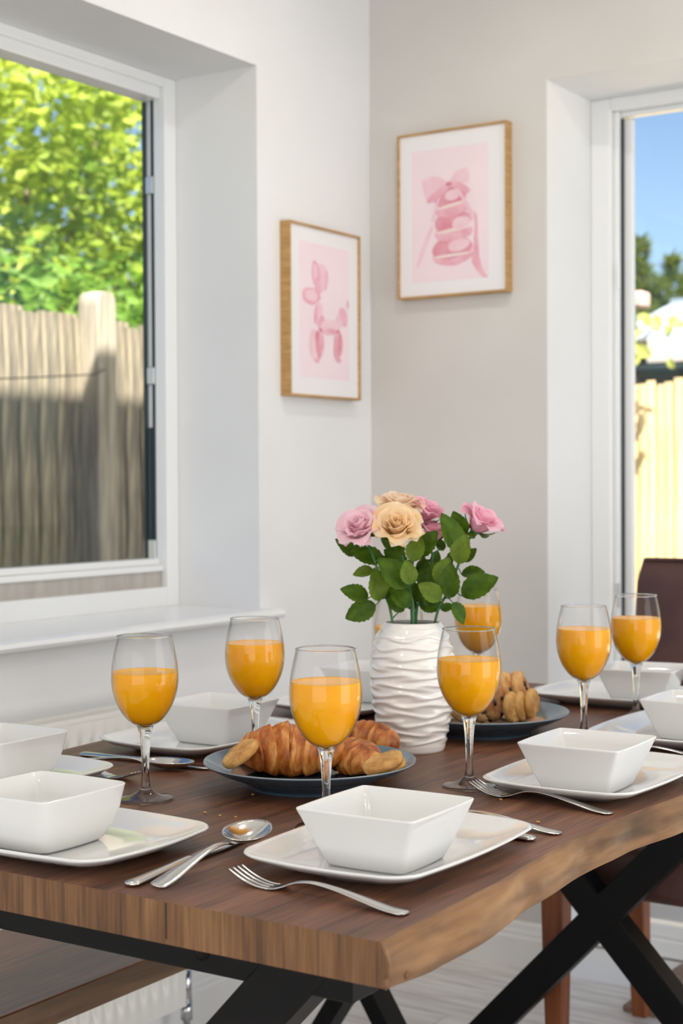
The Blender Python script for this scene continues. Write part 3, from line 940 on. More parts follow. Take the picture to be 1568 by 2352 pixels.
TOPE = [(1.108, -0.688), (1.20, -0.690), (1.325, -0.693), (1.433, -0.702), (1.537, -0.709), (1.681, -0.706), (1.83, -0.694), (2.0, -0.688), (2.2, -0.697), (2.4, -0.705), (2.55, -0.692), (2.70, -0.690)]
BOTE = [(1.108, -0.683), (1.176, -0.675), (1.249, -0.675), (1.42, -0.693), (1.55, -0.702), (1.67, -0.700), (1.804, -0.684), (2.0, -0.678), (2.2, -0.688), (2.4, -0.697), (2.55, -0.683), (2.70, -0.682)]
THK = 0.040
NS = 190
verts, faces, fm = [], [], []
prof_t = [0.0, 0.03, 0.10, 0.22, 0.36, 0.50, 0.64, 0.78, 0.90, 0.97, 1.0]
npf = len(prof_t)


def station(y):
    out = []
    xt, xb = interp(TOPE, y), interp(BOTE, y)
    lt, lb = -2.28 - interp(TOPE, 3.808 - y), -2.28 - interp(BOTE, 3.808 - y)
    for side, (a, b) in ((1, (xt, xb)), (-1, (lt, lb))):
        for i, t in enumerate(prof_t):
            bulge = 0.0035 * math.sin(PI * t)
            nz = noise.noise(Vector((y * 17 + side * 9, t * 2.2, 3))) * 0.0035 + noise.noise(Vector((y * 60, t * 5, 7 * side))) * 0.0012
            nz *= math.sin(PI * min(1, t * 1.05 + 0.02)) ** 0.5 if 0 < t < 1 else 0.25
            edge = -0.002 if i == 0 else 0
            out.append((a + (b - a) * t + side * (bulge + nz + edge), y, TH - THK * t - (0.0 if i else 0.0)))
    return out


for k in range(NS + 1):
    verts += [Vector(q) - ORG for q in station(TY0 + (TY1 - TY0) * k / NS)]
w2 = 2 * npf
for k in range(NS):
    a, b = k * w2, (k + 1) * w2
    for i in range(npf - 1):
        faces.append((a + i, a + i + 1, b + i + 1, b + i)); fm.append(2)
        faces.append((a + npf + i, b + npf + i, b + npf + i + 1, a + npf + i + 1)); fm.append(2)
    faces.append((a, b, b + npf, a + npf)); fm.append(0)
    faces.append((a + npf - 1, a + w2 - 1, b + w2 - 1, b + npf - 1)); fm.append(1)
for k, rev in ((0, False), (NS, True)):
    a = k * w2
    lp = [a + npf + i for i in range(npf)] + [a + i for i in range(npf - 1, -1, -1)]
    faces.append(tuple(lp if not rev else lp[::-1])); fm.append(1)
me = mesh('tabletop', verts, faces, False, [M['wood_top'], M['wood_end'], M['wood_live']], fm)
bm = bmesh.new(); bm.from_mesh(me); bmesh.ops.recalc_face_normals(bm, faces=bm.faces); bm.to_mesh(me); bm.free()
for p_ in me.polygons:
    if p_.material_index == 2:
        p_.use_smooth = True
obj('tabletop', me, table)
# a dark drying crack down the front end and small knots near the corner
MB().box(-0.0009, 0.0009, -0.0006, 0.001, -THK + 0.006, 0).build('crack', M['choc'], table, loc=Vector((-0.924, TY0, TH - 0.001)) - ORG, label='dark hairline crack in the front edge')
for (px_, py_, r_) in ((905, 2262, 0.006), (941, 2240, 0.004)):
    q = at(px_, py_, z=TH - THK + 0.006)
    q.x = interp(BOTE, q.y) + 0.001
    v, f = lathe([(0.0005, r_ * 0.5), (r_ * 0.6, r_ * 0.42), (r_, 0.0), (r_ * 0.8, -r_ * 0.3)], 10)
    obj('knot', mesh('knot', v, f, True, [M['wood_end']]), table, mx=Matrix.Translation(q - ORG) @ Matrix.Rotation(PI / 2, 4, 'Y'))

for yc in (1.205, 2.605):
    ctr = Vector((TCX, yc, 0)) - ORG
    for sgn in (-1, 1):
        m = MB()
        top, bot = Vector((sgn * 0.335, 0, 0.719)), Vector((-sgn * 0.335, 0, 0.0))
        t_ = (top - bot).normalized()
        a_ = Vector((t_.z, 0, -t_.x)) * 0.029
        ex = 0.029 / abs(t_.z)
        d_ = 0.0255 if sgn > 0 else 0.0249
        m.loft([[Vector((c.x - ex, -d_, c.z)), Vector((c.x + ex, -d_, c.z)), Vector((c.x + ex, d_, c.z)), Vector((c.x - ex, d_, c.z))] for c in (bot, top)])
        m.v = [v + ctr for v in m.v]
        m.build('leg_bar', M['black'], table, bevel=0.0015, seg=1)
    m = MB().box(-0.375, 0.375, -0.024, 0.024, 0.671, 0.7195)
    m.v = [v + ctr for v in m.v]
    m.build('top_rail', M['black'], table, bevel=0.0015, seg=1)
    for bx_ in (-0.19, 0.20):
        v, f = lathe([(0.004, 0.004), (0.006, 0.003), (0.0062, 0.001), (0.009, 0.001), (0.009, 0)], 16)
        obj('bolt', mesh('bolt', v, f, True, [M['black']]), table, mx=Matrix.Translation(ctr + Vector((bx_, -0.0245, 0.692))) @ Matrix.Rotation(PI / 2, 4, 'X'))

# ------------------------------------------------------------------ bench under the window side
bench = empty('wooden_bench', (-1.605, 1.83, 0), label='dark wood bench with black crossed legs between table and radiator', category='bench')
bl_, bw = 0.80, 0.145
m = MB()
verts, faces, fm = [], [], []
m.box(-bw, bw, -bl_, bl_, 0.42, 0.46)
me = m.mesh('seat', M['bench_top'], bevel=0.002, seg=1)
me.materials.append(M['bench_side'])
for p_ in me.polygons:
    if abs(p_.normal.z) < 0.5:
        p_.material_index = 1
obj('seat', me, bench)
for yc in (-0.68, 0.68):
    for sgn in (-1, 1):
        top, bot = Vector((sgn * 0.135, yc, 0.42)), Vector((-sgn * 0.135, yc, 0.0))
        ex, d_ = 0.020, 0.030 if sgn > 0 else 0.0294
        MB().loft([[c + Vector((-ex, -d_, 0)), c + Vector((ex, -d_, 0)), c + Vector((ex, d_, 0)), c + Vector((-ex, d_, 0))] for c in (bot, top)]).build('leg_bar', M['black'], bench, bevel=0.001, seg=1)
    MB().box(-0.14, 0.14, yc - 0.03, yc + 0.03, 0.405, 0.4195).build('top_rail', M['black'], bench)

# ------------------------------------------------------------------ chair at the far end
CX0, CW = -1.305, 0.46
chair = empty('dining_chair', (CX0 + CW / 2, 2.9, 0), label='brown leatherette dining chair with orange-brown wooden legs at the far table end', category='chair')
hw = CW / 2


def cushion(x0, x1, y0, y1, z0, z1, r_, seg=4):
    return MB().box(x0, x1, y0, y1, z0, z1).mesh('cushion', M['chair_leather'], True, r_, seg)


obj('seat', cushion(-hw, hw, -0.235, 0.20, 0.372, 0.475, 0.022), chair)
m = MB()
loops = []
for i in range(13):
    t = i / 12
    z = 0.40 + 0.585 * t
    yo = 0.165 + 0.055 * t + 0.02 * t * t
    wv = 0.002 * math.sin(i * 1.9)
    h_ = hw - 0.006 - 0.016 * t + wv
    th_ = 0.030 - 0.004 * t
    if i == 12:
        h_ -= 0.006; th_ *= 0.7
    loops.append([Vector((0, yo, 0)) + Vector((q.x, q.y, z)) for q in rrect(h_, th_, th_ * 0.7, 0, n=4, ns=4)])
m.loft(loops)
obj('backrest', m.mesh('backrest', M['chair_leather'], True), chair)
MB().tube([(-hw + 0.036, 0.222, 0.981), (0, 0.222, 0.983), (hw - 0.036, 0.222, 0.981)], 0.005, 6).build('top_seam', M['chair_leather'], chair, smooth=True)
for sx in (-1, 1):
    for yy, sp in ((-0.205, 0.0), (0.185, 0.03)):
        m = MB()
        c0, c1 = Vector((sx * (hw - 0.028), yy, 0.385)), Vector((sx * (hw - 0.03), yy + sp, 0.0))
        m.loft([[c + Vector((a * s_, b * s_, 0)) for a, b in ((-1, -1), (1, -1), (1, 1), (-1, 1))] for c, s_ in ((c1, 0.016), (c0.lerp(c1, 0.4), 0.021), (c0, 0.023))])
        m.build('leg', M['chair_wood'], chair, bevel=0.003, seg=2)

# ------------------------------------------------------------------ radiator
RX, RY1, RZ0, RZ1 = -1.955, 2.405, 0.10, 0.718
rad = empty('radiator', (RX, 1.65, 0), label='cream panel radiator with vertical flutes under the window', category='radiator')
RO = Vector(rad.location)
m = MB()
loops = []
ny = 420
y_lo = 0.90
vs, fs = [], []
zs = [RZ0, RZ0 + 0.03, RZ0 + 0.045, RZ0 + 0.06, RZ1 - 0.062, RZ1 - 0.047, RZ1 - 0.032, RZ1]
amp = [0, 0, 0.4, 1, 1, 0.4, 0, 0]
for i in range(ny + 1):
    y = y_lo + (RY1 - y_lo) * i / ny
    ph = ((y - y_lo) / 0.0335) % 1.0
    w = max(0.0, min(1.0, 2.2 * (abs(ph - 0.5) * 2 - 0.35)))
    ed = 0 if (y - y_lo < 0.03 or RY1 - y < 0.03) else 1
    for z, a in zip(zs, amp):
        vs.append(Vector((RX - 0.011 * w * a * ed, y, z)) - RO)
for i in range(ny):
    for j in range(7):
        a = i * 8 + j
        fs.append((a, a + 8, a + 9, a + 1))
obj('front_panel', mesh('front_panel', vs, fs, True, [M['radiator']]), rad)
for x0, x1 in ((RX - 0.055, RX - 0.045),):
    m = MB().box(x0, x1, y_lo, RY1, RZ0, RZ1)
    m.v = [v - RO for v in m.v]
    m.build('rear_panel', M['radiator'], rad, bevel=0.003, seg=1)
m = MB()
m.box(RX - 0.056, RX + 0.0005, y_lo, y_lo + 0.004, RZ0, RZ1).box(RX - 0.056, RX + 0.0005, RY1 - 0.004, RY1, RZ0, RZ1)
m.box(RX - 0.002, RX + 0.001, y_lo, RY1, RZ1 - 0.006, RZ1 + 0.002).box(RX - 0.057, RX - 0.053, y_lo, RY1, RZ1 - 0.006, RZ1 + 0.002)
m.v = [v - RO for v in m.v]
m.build('casing', M['radiator'], rad)
gb = MB().box(-0.052, -0.002, -0.003, 0.003, -0.003, 0.0).mesh('grille_bar', M['radiator'])
y = y_lo + 0.02
while y < RY1 - 0.01:
    obj('grille_bar', gb, rad, loc=(0, y - RO.y, RZ1))
    y += 0.0125
m = MB().tube([(0, 0, 0), (0, 0, 0.065)], 0.0075, 12).tube([(0, 0, 0.06), (0, 0, 0.095)], 0.0125, 12).tube([(0, -0.035, 0.125), (0, 0, 0.125)], 0.009, 10)
m.tube([(0, 0, 0.09), (0, 0, 0.165)], 0.011, 12)
m.build('valve', M['chrome'], rad, smooth=True, loc=Vector((RX - 0.025, RY1 + 0.032, 0.0)) - RO)
MB().tube([(0, 0, 0), (0, 0, 0.04)], 0.0135, 14).build('valve_cap', M['upvc'], rad, smooth=True, loc=Vector((RX - 0.025, RY1 + 0.032, 0.165)) - RO)
for by in (1.2, 2.1):
    m = MB().box(XL + 0.001, RX - 0.054, by - 0.02, by + 0.02, 0.2, 0.65)
    m.v = [v - RO for v in m.v]
    m.build('wall_bracket', M['radiator'], rad)

# ------------------------------------------------------------------ door mat
m = MB().loft([[Vector((q.x, q.y, z)) for q in rrect(0.38 - i, 0.185 - i, 0.02, 0, n=4, ns=2)] for z, i in ((0, 0), (0.008, 0), (0.011, 0.004))])
m.build('door_mat', M['mat_rug'], None, loc=(-0.945, 3.30, 0.0), label='brown coir door mat on the floor at the glazed door', category='door mat')

# ------------------------------------------------------------------ tableware
PH = 0.021     # plate rim height
pl_prof = [(-0.046, 0.0, 0.030), (-0.044, 0.0, 0.031), (-0.036, 0.0045, 0.033), (-0.012, 0.012, 0.036), (-0.003, 0.0175, 0.038), (0.0, 0.0200, 0.038), (-0.0012, 0.0215, 0.038), (-0.004, 0.0212, 0.037), (-0.012, 0.0172, 0.036), (-0.030, 0.0105, 0.033), (-0.044, 0.0085, 0.031), (-0.07, 0.0080, 0.028)]


def plate_mesh(hx, hy):
    m = MB()
    loops = [rrect(hx + d_, hy + d_, max(0.012, r_ + d_ * 0.2), z, bow=0.006, n=7, ns=8) for d_, z, r_ in pl_prof]
    m.loft(loops)
    return m.mesh('dinner_plate', M['porcelain'], True)


PL = plate_mesh(0.104, 0.145)


def bowl_mesh(kind):
    m = MB()
    if kind == 'sharp':
        P = [(0.034, 0.0, 0.009), (0.0440, 0.0008, 0.008), (0.0455, 0.003, 0.008), (0.0535, 0.022, 0.007), (0.062, 0.045, 0.006), (0.0665, 0.0570, 0.005), (0.0670, 0.0590, 0.005), (0.0660, 0.0598, 0.0045), (0.0645, 0.0592, 0.004), (0.0590, 0.045, 0.005), (0.0505, 0.022, 0.006), (0.0425, 0.0065, 0.008), (0.034, 0.0050, 0.009)]
        bow = 0.0016
    else:
        P = [(0.034, 0.0, 0.014), (0.046, 0.0008, 0.014), (0.050, 0.004, 0.015), (0.0575, 0.018, 0.015), (0.0625, 0.036, 0.014), (0.0655, 0.0575, 0.012), (0.0660, 0.0595, 0.012), (0.0650, 0.0603, 0.0115), (0.0633, 0.0596, 0.011), (0.0595, 0.036, 0.012), (0.0540, 0.017, 0.013), (0.046, 0.0065, 0.014), (0.034, 0.0050, 0.013)]
        bow = 0.002
    loops = [rrect(h_, h_, r_, z, bow=bow, n=6, ns=5) for h_, z, r_ in P]
    m.loft(loops)
    return m.mesh('square_bowl', M['porcelain'], True)


BW = {'sharp': bowl_mesh('sharp'), 'soft': bowl_mesh('soft')}


def setting(px_, py_, rz, plabel, blabel, boff=(0, 0), kind='sharp', brz=0.0):
    o = obj('dinner_plate', PL, None, loc=(px_, py_, TH), label=plabel, category='plate', group='white rectangular dinner plates on the table')
    o.rotation_euler = (0, 0, rz)
    b = obj('square_bowl', BW[kind], None, loc=(px_ + boff[0], py_ + boff[1], TH + 0.0081), label=blabel, category='bowl', group='white square bowls on the dinner plates')
    b.rotation_euler = (0, 0, rz + brz)


setting(-0.833, 1.365, 0.0, 'white rectangular plate nearest the table corner, under the front centre bowl', 'white square bowl at front centre, nearest the table corner', (0.020, -0.045), brz=0.03)
setting(-0.812, 1.835, 0.0, 'white rectangular plate beside the fork with tines touching a glass foot', 'white square bowl on the middle plate of the right table side', (0.012, -0.055), brz=0.03)
setting(-0.850, 2.235, 0.0, 'white rectangular plate cut by the right picture edge, in front of the end plate', 'white square bowl cut by the right picture edge, showing light spots', (0.035, -0.025), brz=0.0)
setting(-1.075, 2.545, PI / 2 + 0.05, 'white rectangular plate at the far table end before the brown chair', 'white square bowl at the far table end before the brown chair', (0.042, -0.012), brz=0.1)
setting(-1.165, 1.217, PI / 2, 'white rectangular plate at the near left table end, reflecting the window', 'white rounded square bowl at the near left, largest in the left corner', (-0.003, -0.020), 'soft')
setting(-1.455, 1.395, 0.0, 'white rectangular plate behind the near left bowl, cut by the left picture edge', 'white rounded square bowl behind the near left one, cut by the left picture edge', (-0.012, 0.03), 'soft')
setting(-1.432, 1.815, -0.02, 'white rectangular plate left of the croissant plate, before the radiator', 'white square bowl between the two left-hand juice glasses', (0.022, 0.0), brz=0.06)
setting(-1.440, 2.24, 0.0, 'white rectangular plate mostly hidden behind the ribbed vase', 'white square bowl mostly hidden behind the front glass and the vase', (-0.006, 0.06), brz=0.05)

# ---- stemmed glasses of orange juice
GP = smooth_profile([(0.0030, 0.088), (0.0105, 0.0915), (0.0225, 0.100), (0.0325, 0.114), (0.0388, 0.130), (0.0414, 0.146), (0.0408, 0.164), (0.0382, 0.182), (0.0338, 0.2015)], 6)
WALL = 0.0009
inner = [(max(0.0008, r_ - WALL), z + (0.0014 if z < 0.095 else 0)) for r_, z in GP]
outer = GP
gv, gf = lathe(outer + [(GP[-1][0] + 0.0002, 0.2024), (GP[-1][0] - WALL / 2, 0.2028), (GP[-1][0] - WALL - 0.0001, 0.2023)] + inner[::-1], 64, True, True)
GOB = mesh('bowl', gv, gf, True, [M['goblet']])
rv, rf = lathe([(GP[-1][0] - WALL / 2 + 0.0011 * math.cos(2 * PI * k / 8), 0.2026 + 0.0009 * math.sin(2 * PI * k / 8)) for k in range(9)], 64, False)
RIM = mesh('rim', rv, rf, True, [M['stem_glass']])
STEM = smooth_profile([(0.0002, 0.0), (0.0325, 0.0), (0.0340, 0.0012), (0.0325, 0.0026), (0.0200, 0.0052), (0.0105, 0.0098), (0.0066, 0.0150), (0.0052, 0.022), (0.0046, 0.036), (0.0052, 0.056), (0.0066, 0.074), (0.0083, 0.084), (0.0102, 0.0905)], 5) + [(0.0035, 0.0890), (0.0002, 0.0884)]
sv, sf = lathe(STEM, 40, True, True)
STM = mesh('stem', sv, sf, True, [M['stem_glass']])


def juice_mesh(level):
    pr = [(max(0.0002, r_ - 0.00025), z) for r_, z in inner if z < level - 0.001]
    rl = max(r_ for r_, z in inner if abs(z - level) < 0.006) - 0.0003
    lo_ = [q for q in inner if q[1] <= level][-1]
    hi_ = [q for q in inner if q[1] > level][0]
    rl = lo_[0] + (hi_[0] - lo_[0]) * (level - lo_[1]) / (hi_[1] - lo_[1]) - 0.00025
    pr += [(rl, level), (rl - 0.0006, level - 0.0003), (rl * 0.5, level - 0.0004), (0.0002, level - 0.0004)]
    v, f = lathe(pr, 56, True, True)
    return mesh('orange_juice', v, f, True, [M['juice']])


GL = [((-1.246, 1.457), 0.1585, 'stemmed glass of orange juice at the left, behind the near left bowl'),
      ((-1.274, 1.723), 0.1690, 'stemmed glass of orange juice between the left plate and the croissants'),
      ((-0.970, 1.446), 0.1660, 'tallest-looking stemmed glass of orange juice at front centre, before the croissants'),
      ((-0.945, 1.738), 0.1640, 'stemmed glass of orange juice right of the vase, a fork at its foot'),
      ((-1.281, 2.390), 0.1740, 'stemmed glass of orange juice partly hidden behind the rose leaves and vase'),
      ((-0.968, 2.141), 0.1690, 'stemmed glass of orange juice right of the biscuit plate, before the door reveal'),
      ((-0.985, 2.385), 0.1660, 'rightmost stemmed glass of orange juice, before the brown chair back'),
      ((-1.335, 2.21), 0.1500, 'stemmed glass hidden behind the vase, only its rim showing between the stems')]
for (x, y), lev, lb in GL:
    t = empty('juice_glass', (x, y, TH), random.uniform(0, 3), label=lb, category='wine glass', group='stemmed glasses of orange juice')
    obj('stem', STM, t)
    obj('bowl', GOB, t)
    obj('rim', RIM, t)
    obj('orange_juice', juice_mesh(lev), t)

# ---- blue plates
bpu = smooth_profile([(0.001, 0.002), (0.070, 0.002), (0.074, 0.0), (0.079, 0.0), (0.081, 0.004), (0.095, 0.012), (0.118, 0.021), (0.1345, 0.0300), (0.1372, 0.0325)], 4)
bpt = smooth_profile([(0.1372, 0.0325), (0.1365, 0.0338), (0.1345, 0.0332), (0.118, 0.0245), (0.100, 0.0165), (0.088, 0.0105), (0.078, 0.0072), (0.060, 0.0065), (0.001, 0.0065)], 4)
for nm, ctr, lb in (('blue_plate', (-1.124, 1.638), 'blue-grey round plate holding the croissants'), ('blue_plate', (at(1104, 1632, z=TH + 0.033).x, at(1104, 1632, z=TH + 0.033).y), 'blue-grey round plate behind the vase holding chocolate chip cookies')):
    v, f = lathe(bpu + bpt[1:], 96, True, True)
    nf = len(f)
    k1 = (len(bpu) - 1) * 96
    fm = [0 if i < k1 else 1 for i in range(nf)]
    fm[-1] = 1; fm[-2] = 0
    o = obj(nm, mesh('blue_plate', v, f, True, [M['blue_under'], M['blue_top']], fm), None, loc=(ctr[0], ctr[1], TH), label=lb, category='plate')
BP1, BP2 = (-1.124, 1.638), (at(1104, 1632, z=TH + 0.033).x, at(1104, 1632, z=TH + 0.033).y)


# ---- croissants
def croissant_mesh(L, R, bend, nseg, seed):
    rnd = random.Random(seed)
    NR, NA = 110, 36
    v, f = [], []
    for i in range(NR + 1):
        t = i / NR
        s_ = 2 * t - 1
        th = s_ * bend
        cx, cy = L / 2 * math.sin(th) / max(math.sin(bend), 0.01), -(L / 2) * (1 - math.cos(th)) / max(math.sin(bend), 0.01)
        env = max(0.0, 1 - abs(s_) ** 2.3) ** 0.62
        q = (s_ * 0.5 + 0.5) * nseg
        fr = q - math.floor(q)
        stepv = (fr if s_ < 0 else 1 - fr)
        rad = R * (0.16 + 0.84 * env) * (0.90 + 0.15 * stepv ** 0.8)
        if i in (0, NR):
            rad *= 0.25
        for k in range(NA):
            a = 2 * PI * k / NA
            tw = 0.35 * math.sin(a) * (1 if s_ < 0 else -1) / nseg
            q2 = (s_ * 0.5 + 0.5) * nseg + tw * 3
            fr2 = q2 - math.floor(q2)
            st2 = (fr2 if s_ < 0 else 1 - fr2)
            rr = R * (0.16 + 0.84 * env) * (0.89 + 0.17 * st2 ** 0.7)
            if i in (0, NR):
                rr *= 0.25
            nzv = noise.noise(Vector((cx * 60 + seed, math.cos(a) * 2.2, math.sin(a) * 2.2))) * 0.0022 + noise.noise(Vector((cx * 40, a * 9, seed))) * 0.0008
            rr += nzv * env
            y_, z_ = rr * math.cos(a), rr * math.sin(a) * 0.92
            if z_ < -0.62 * rad:
                z_ = -0.62 * rad
            v.append((cx + y_ * math.sin(th), cy + y_ * math.cos(th), z_ + 0.62 * R * 0.98))
    for i in range(NR):
        for k in range(NA):
            a, b = i * NA + k, i * NA + (k + 1) % NA
            f.append((a, b, b + NA, a + NA))
    f.append(tuple(range(NA - 1, -1, -1)))
    f.append(tuple(NR * NA + k for k in range(NA)))
    me = mesh('croissant', v, f, True, [M['croissant']])
    bm = bmesh.new(); bm.from_mesh(me); bmesh.ops.recalc_face_normals(bm, faces=bm.faces); bm.to_mesh(me); bm.free()
    return me


def ring_dir(a):
    """heading in the table plane measured from the picture's horizontal"""
    return a + YAW


def cxy(a, b, z):
    q = at(a, b, z=TH + z)
    return (q.x, q.y)


CR = [(cxy(672, 1752, 0.02), ring_dir(-0.04), 0.140, 0.0425, 0.60, 6, 'largest croissant, lying across the front of the blue plate', 0.008, 0.0),
      (cxy(818, 1753, 0.02), ring_dir(-1.05), 0.100, 0.0290, 0.40, 7, 'croissant at the right of the blue plate, its ridged tip pointing forward', 0.008, 0.0),
      (cxy(830, 1716, 0.02), ring_dir(-0.40), 0.112, 0.0310, 0.50, 7, 'croissant at the back of the blue plate, nearest the vase', 0.010, 0.0)]
for i, ((x, y), rz, L, R, bend, ns_, lb, dz, tl) in enumerate(CR):
    o = obj('croissant', croissant_mesh(L, R, bend, ns_, i * 13 + 2), None, loc=(x, y, TH + dz), label=lb, category='croissant', group='croissants on the blue plate')
    o.rotation_euler = (tl, 0, rz)


# ---- biscuits
def cookie_mesh(r_, th, mat, seed, name='biscuit'):
    pr = smooth_profile([(0.0005, 0), (r_ * 0.8, 0), (r_ * 0.96, th * 0.15), (r_, th * 0.45), (r_ * 0.95, th * 0.8), (r_ * 0.8, th * 0.97), (r_ * 0.4, th), (0.0005, th)], 3)

    def dsp(rr, z, a, i):
        n_ = noise.noise(Vector((rr * math.cos(a) * 150 + seed, rr * math.sin(a) * 150, z * 150)))
        return rr * (1 + 0.03 * n_ + 0.012 * math.sin(3 * a + seed)), z + n_ * 0.0019 * (1 if z > th * 0.3 else 0.3)
    v, f = lathe(pr, 36, True, True, dsp)
    me = mesh(name, v, f, True, [mat])
    bm = bmesh.new(); bm.from_mesh(me); bmesh.ops.recalc_face_normals(bm, faces=bm.faces); bm.to_mesh(me); bm.free()
    return me


def place_disc(name, me, ctr, normal, label, group, chips=0, r_=0.03, th=0.012, seed=0):
    n_ = Vector(normal).normalized()
    x_ = n_.cross(Vector((0.3, 0.2, 1)) if abs(n_.z) < 0.9 else Vector((1, 0, 0))).normalized()
    y_ = n_.cross(x_)
    q = Vector(ctr) - n_ * th / 2
    t = obj(name, me, None, mx=Matrix(((x_.x, y_.x, n_.x, q.x), (x_.y, y_.y, n_.y, q.y), (x_.z, y_.z, n_.z, q.z), (0, 0, 0, 1))), label=label, category='biscuit', group=group)
    rnd = random.Random(seed)
    for k in range(chips):
        a, d = rnd.uniform(0, 2 * PI), r_ * math.sqrt(rnd.random()) * 0.98
        side = rnd.choice((0.06, 0.95, 0.95)) if d < r_ * 0.8 else rnd.uniform(0.3, 0.7)
        s_ = rnd.uniform(0.004, 0.0075)
        v, f = lathe(smooth_profile([(0.0003, -s_ * 0.6), (s_ * 0.8, -s_ * 0.35), (s_, 0), (s_ * 0.7, s_ * 0.45), (0.0003, s_ * 0.6)], 2), 9, True, True)
        o = obj('chocolate_chip', mesh('chocolate_chip', v, f, True, [M['choc']]), t)
        o.location = (d * math.cos(a), d * math.sin(a), th * side)
        o.rotation_euler = (rnd.uniform(-1, 1), rnd.uniform(-1, 1), 0)
    return t


zt = TH
vc = -FW                                             # towards the camera
hor = RI
q = at(552, 1733, depth=1.985)
place_disc('biscuit', cookie_mesh(0.027, 0.0115, M['cookie'], 3), (q.x, q.y, q.z + 0.002), RI * -0.55 + UP * 0.80 - FW * 0.22, 'golden biscuit leaning at the left end of the croissant plate', 'plain biscuits')
q = at(886, 1764, depth=1.955)
place_disc('biscuit', cookie_mesh(0.0265, 0.0100, M['cookie'], 5), (q.x, q.y, q.z), RI * -0.40 + UP * 0.90 - FW * 0.16, 'lower of two stacked biscuits at the right of the croissant plate', 'plain biscuits')
q = at(879, 1750, depth=1.950)
place_disc('biscuit', cookie_mesh(0.0270, 0.0105, M['cookie'], 8), (q.x, q.y, q.z), RI * -0.36 + UP * 0.92 - FW * 0.18, 'upper of two stacked biscuits at the right of the croissant plate', 'plain biscuits')
gz = TH + 0.0075
for i, (a, b, dp, r_, nrm, lb) in enumerate(((1222, 1625, 2.47, 0.0255, (0.90, 0.10, -0.42), 'rightmost of three plain biscuits standing on edge on the back plate'),
                                             (1195, 1628, 2.455, 0.0245, (0.93, 0.06, -0.32), 'middle of three plain biscuits standing on edge on the back plate'),
                                             (1176, 1626, 2.44, 0.0250, (0.84, 0.10, -0.52), 'leftmost of three plain biscuits standing on edge on the back plate'))):
    q = at(a, b, depth=dp)
    n_ = RI * nrm[0] + UP * nrm[1] + FW * nrm[2]
    place_disc('biscuit', cookie_mesh(r_, 0.0125, M['cookie'], 20 + i), (q.x, q.y, gz + r_ + 0.001), n_, lb, 'plain biscuits')
for i, (a, b, dp, r_, nrm, zz, lb) in enumerate(((1128, 1622, 2.46, 0.036, (0.86, 0.22, -0.42), None, 'chocolate chip cookie leaning just right of the juice glass bowl'),
                                                 (1098, 1630, 2.45, 0.035, (0.80, 0.30, -0.45), None, 'chocolate chip cookie seen behind the foot of the juice glass bowl'),
                                                 (1062, 1636, 2.44, 0.033, (0.55, 0.45, -0.60), None, 'chocolate chip cookie at the left of the back plate, beside the vase'),
                                                 (1166, 1594, 2.53, 0.035, (0.70, 0.35, -0.55), 0.038, 'chocolate chip cookie at the top of the pile, left of the other top one'),
                                                 (1198, 1592, 2.55, 0.034, (0.88, 0.30, -0.25), 0.037, 'chocolate chip cookie at the top of the pile, right one'))):
    q = at(a, b, depth=dp)
    n_ = RI * nrm[0] + UP * nrm[1] + FW * nrm[2]
    place_disc('chocolate_chip_cookie', cookie_mesh(r_, 0.019, M['scone'], 40 + i), (q.x, q.y, gz + (r_ + 0.001 if zz is None else zz)), n_, lb, 'chocolate chip cookies', chips=16, r_=r_, th=0.019, seed=60 + i)

# ---- crumbs
for i, (a, b, lb) in enumerate(((505, 1875, 'golden crumb between the left plate corner and the croissant plate, middle of three'), (541, 1878, 'golden crumb nearest the front glass, left of the front centre bowl'), (580, 1826, 'golden crumb touching the shade of the croissant plate rim'), (1235, 1890, 'golden crumb on the tabletop beside the front centre plate right corner'), (470, 1868, 'golden crumb nearest the foot of the left juice glass'), (1150, 1838, 'golden crumb beside the fork head near the middle right plate'))):
    q = at(a, b, z=TH)
    s_ = random.uniform(0.0012, 0.0022)
    m = MB().box(-s_, s_, -s_ * 0.7, s_ * 0.7, 0, s_)
    o = m.build('crumb', M['crumb'], None, bevel=s_ * 0.3, seg=1, loc=(q.x, q.y, TH), label=lb, category='crumb', group='biscuit crumbs on the tabletop')
    o.rotation_euler = (0, 0, random.uniform(0, 3))


# ---- cutlery: built along +Y, handle end at y = 0
def strip(rows):
    """rows: (y, half width, thickness, z centre)"""
    m = MB()
    m.loft([[Vector((c.x, y, z + c.y)) for c in [Vector((w * math.cos(2 * PI * k / 14), t / 2 * math.sin(2 * PI * k / 14), 0)) if True else None for k in range(14)]] for y, w, t, z in rows])
    return m


HANDLE = [(0.0, 0.0035, 0.0012, 0.0020), (0.003, 0.0080, 0.0026, 0.0021), (0.010, 0.0094, 0.0030, 0.0024), (0.025, 0.0092, 0.0030, 0.0036), (0.050, 0.0074, 0.0030, 0.0072), (0.080, 0.0052, 0.0030, 0.0112), (0.105, 0.0038, 0.0030, 0.0128), (0.122, 0.0034, 0.0030, 0.0112), (0.134, 0.0038, 0.0028, 0.0078)]


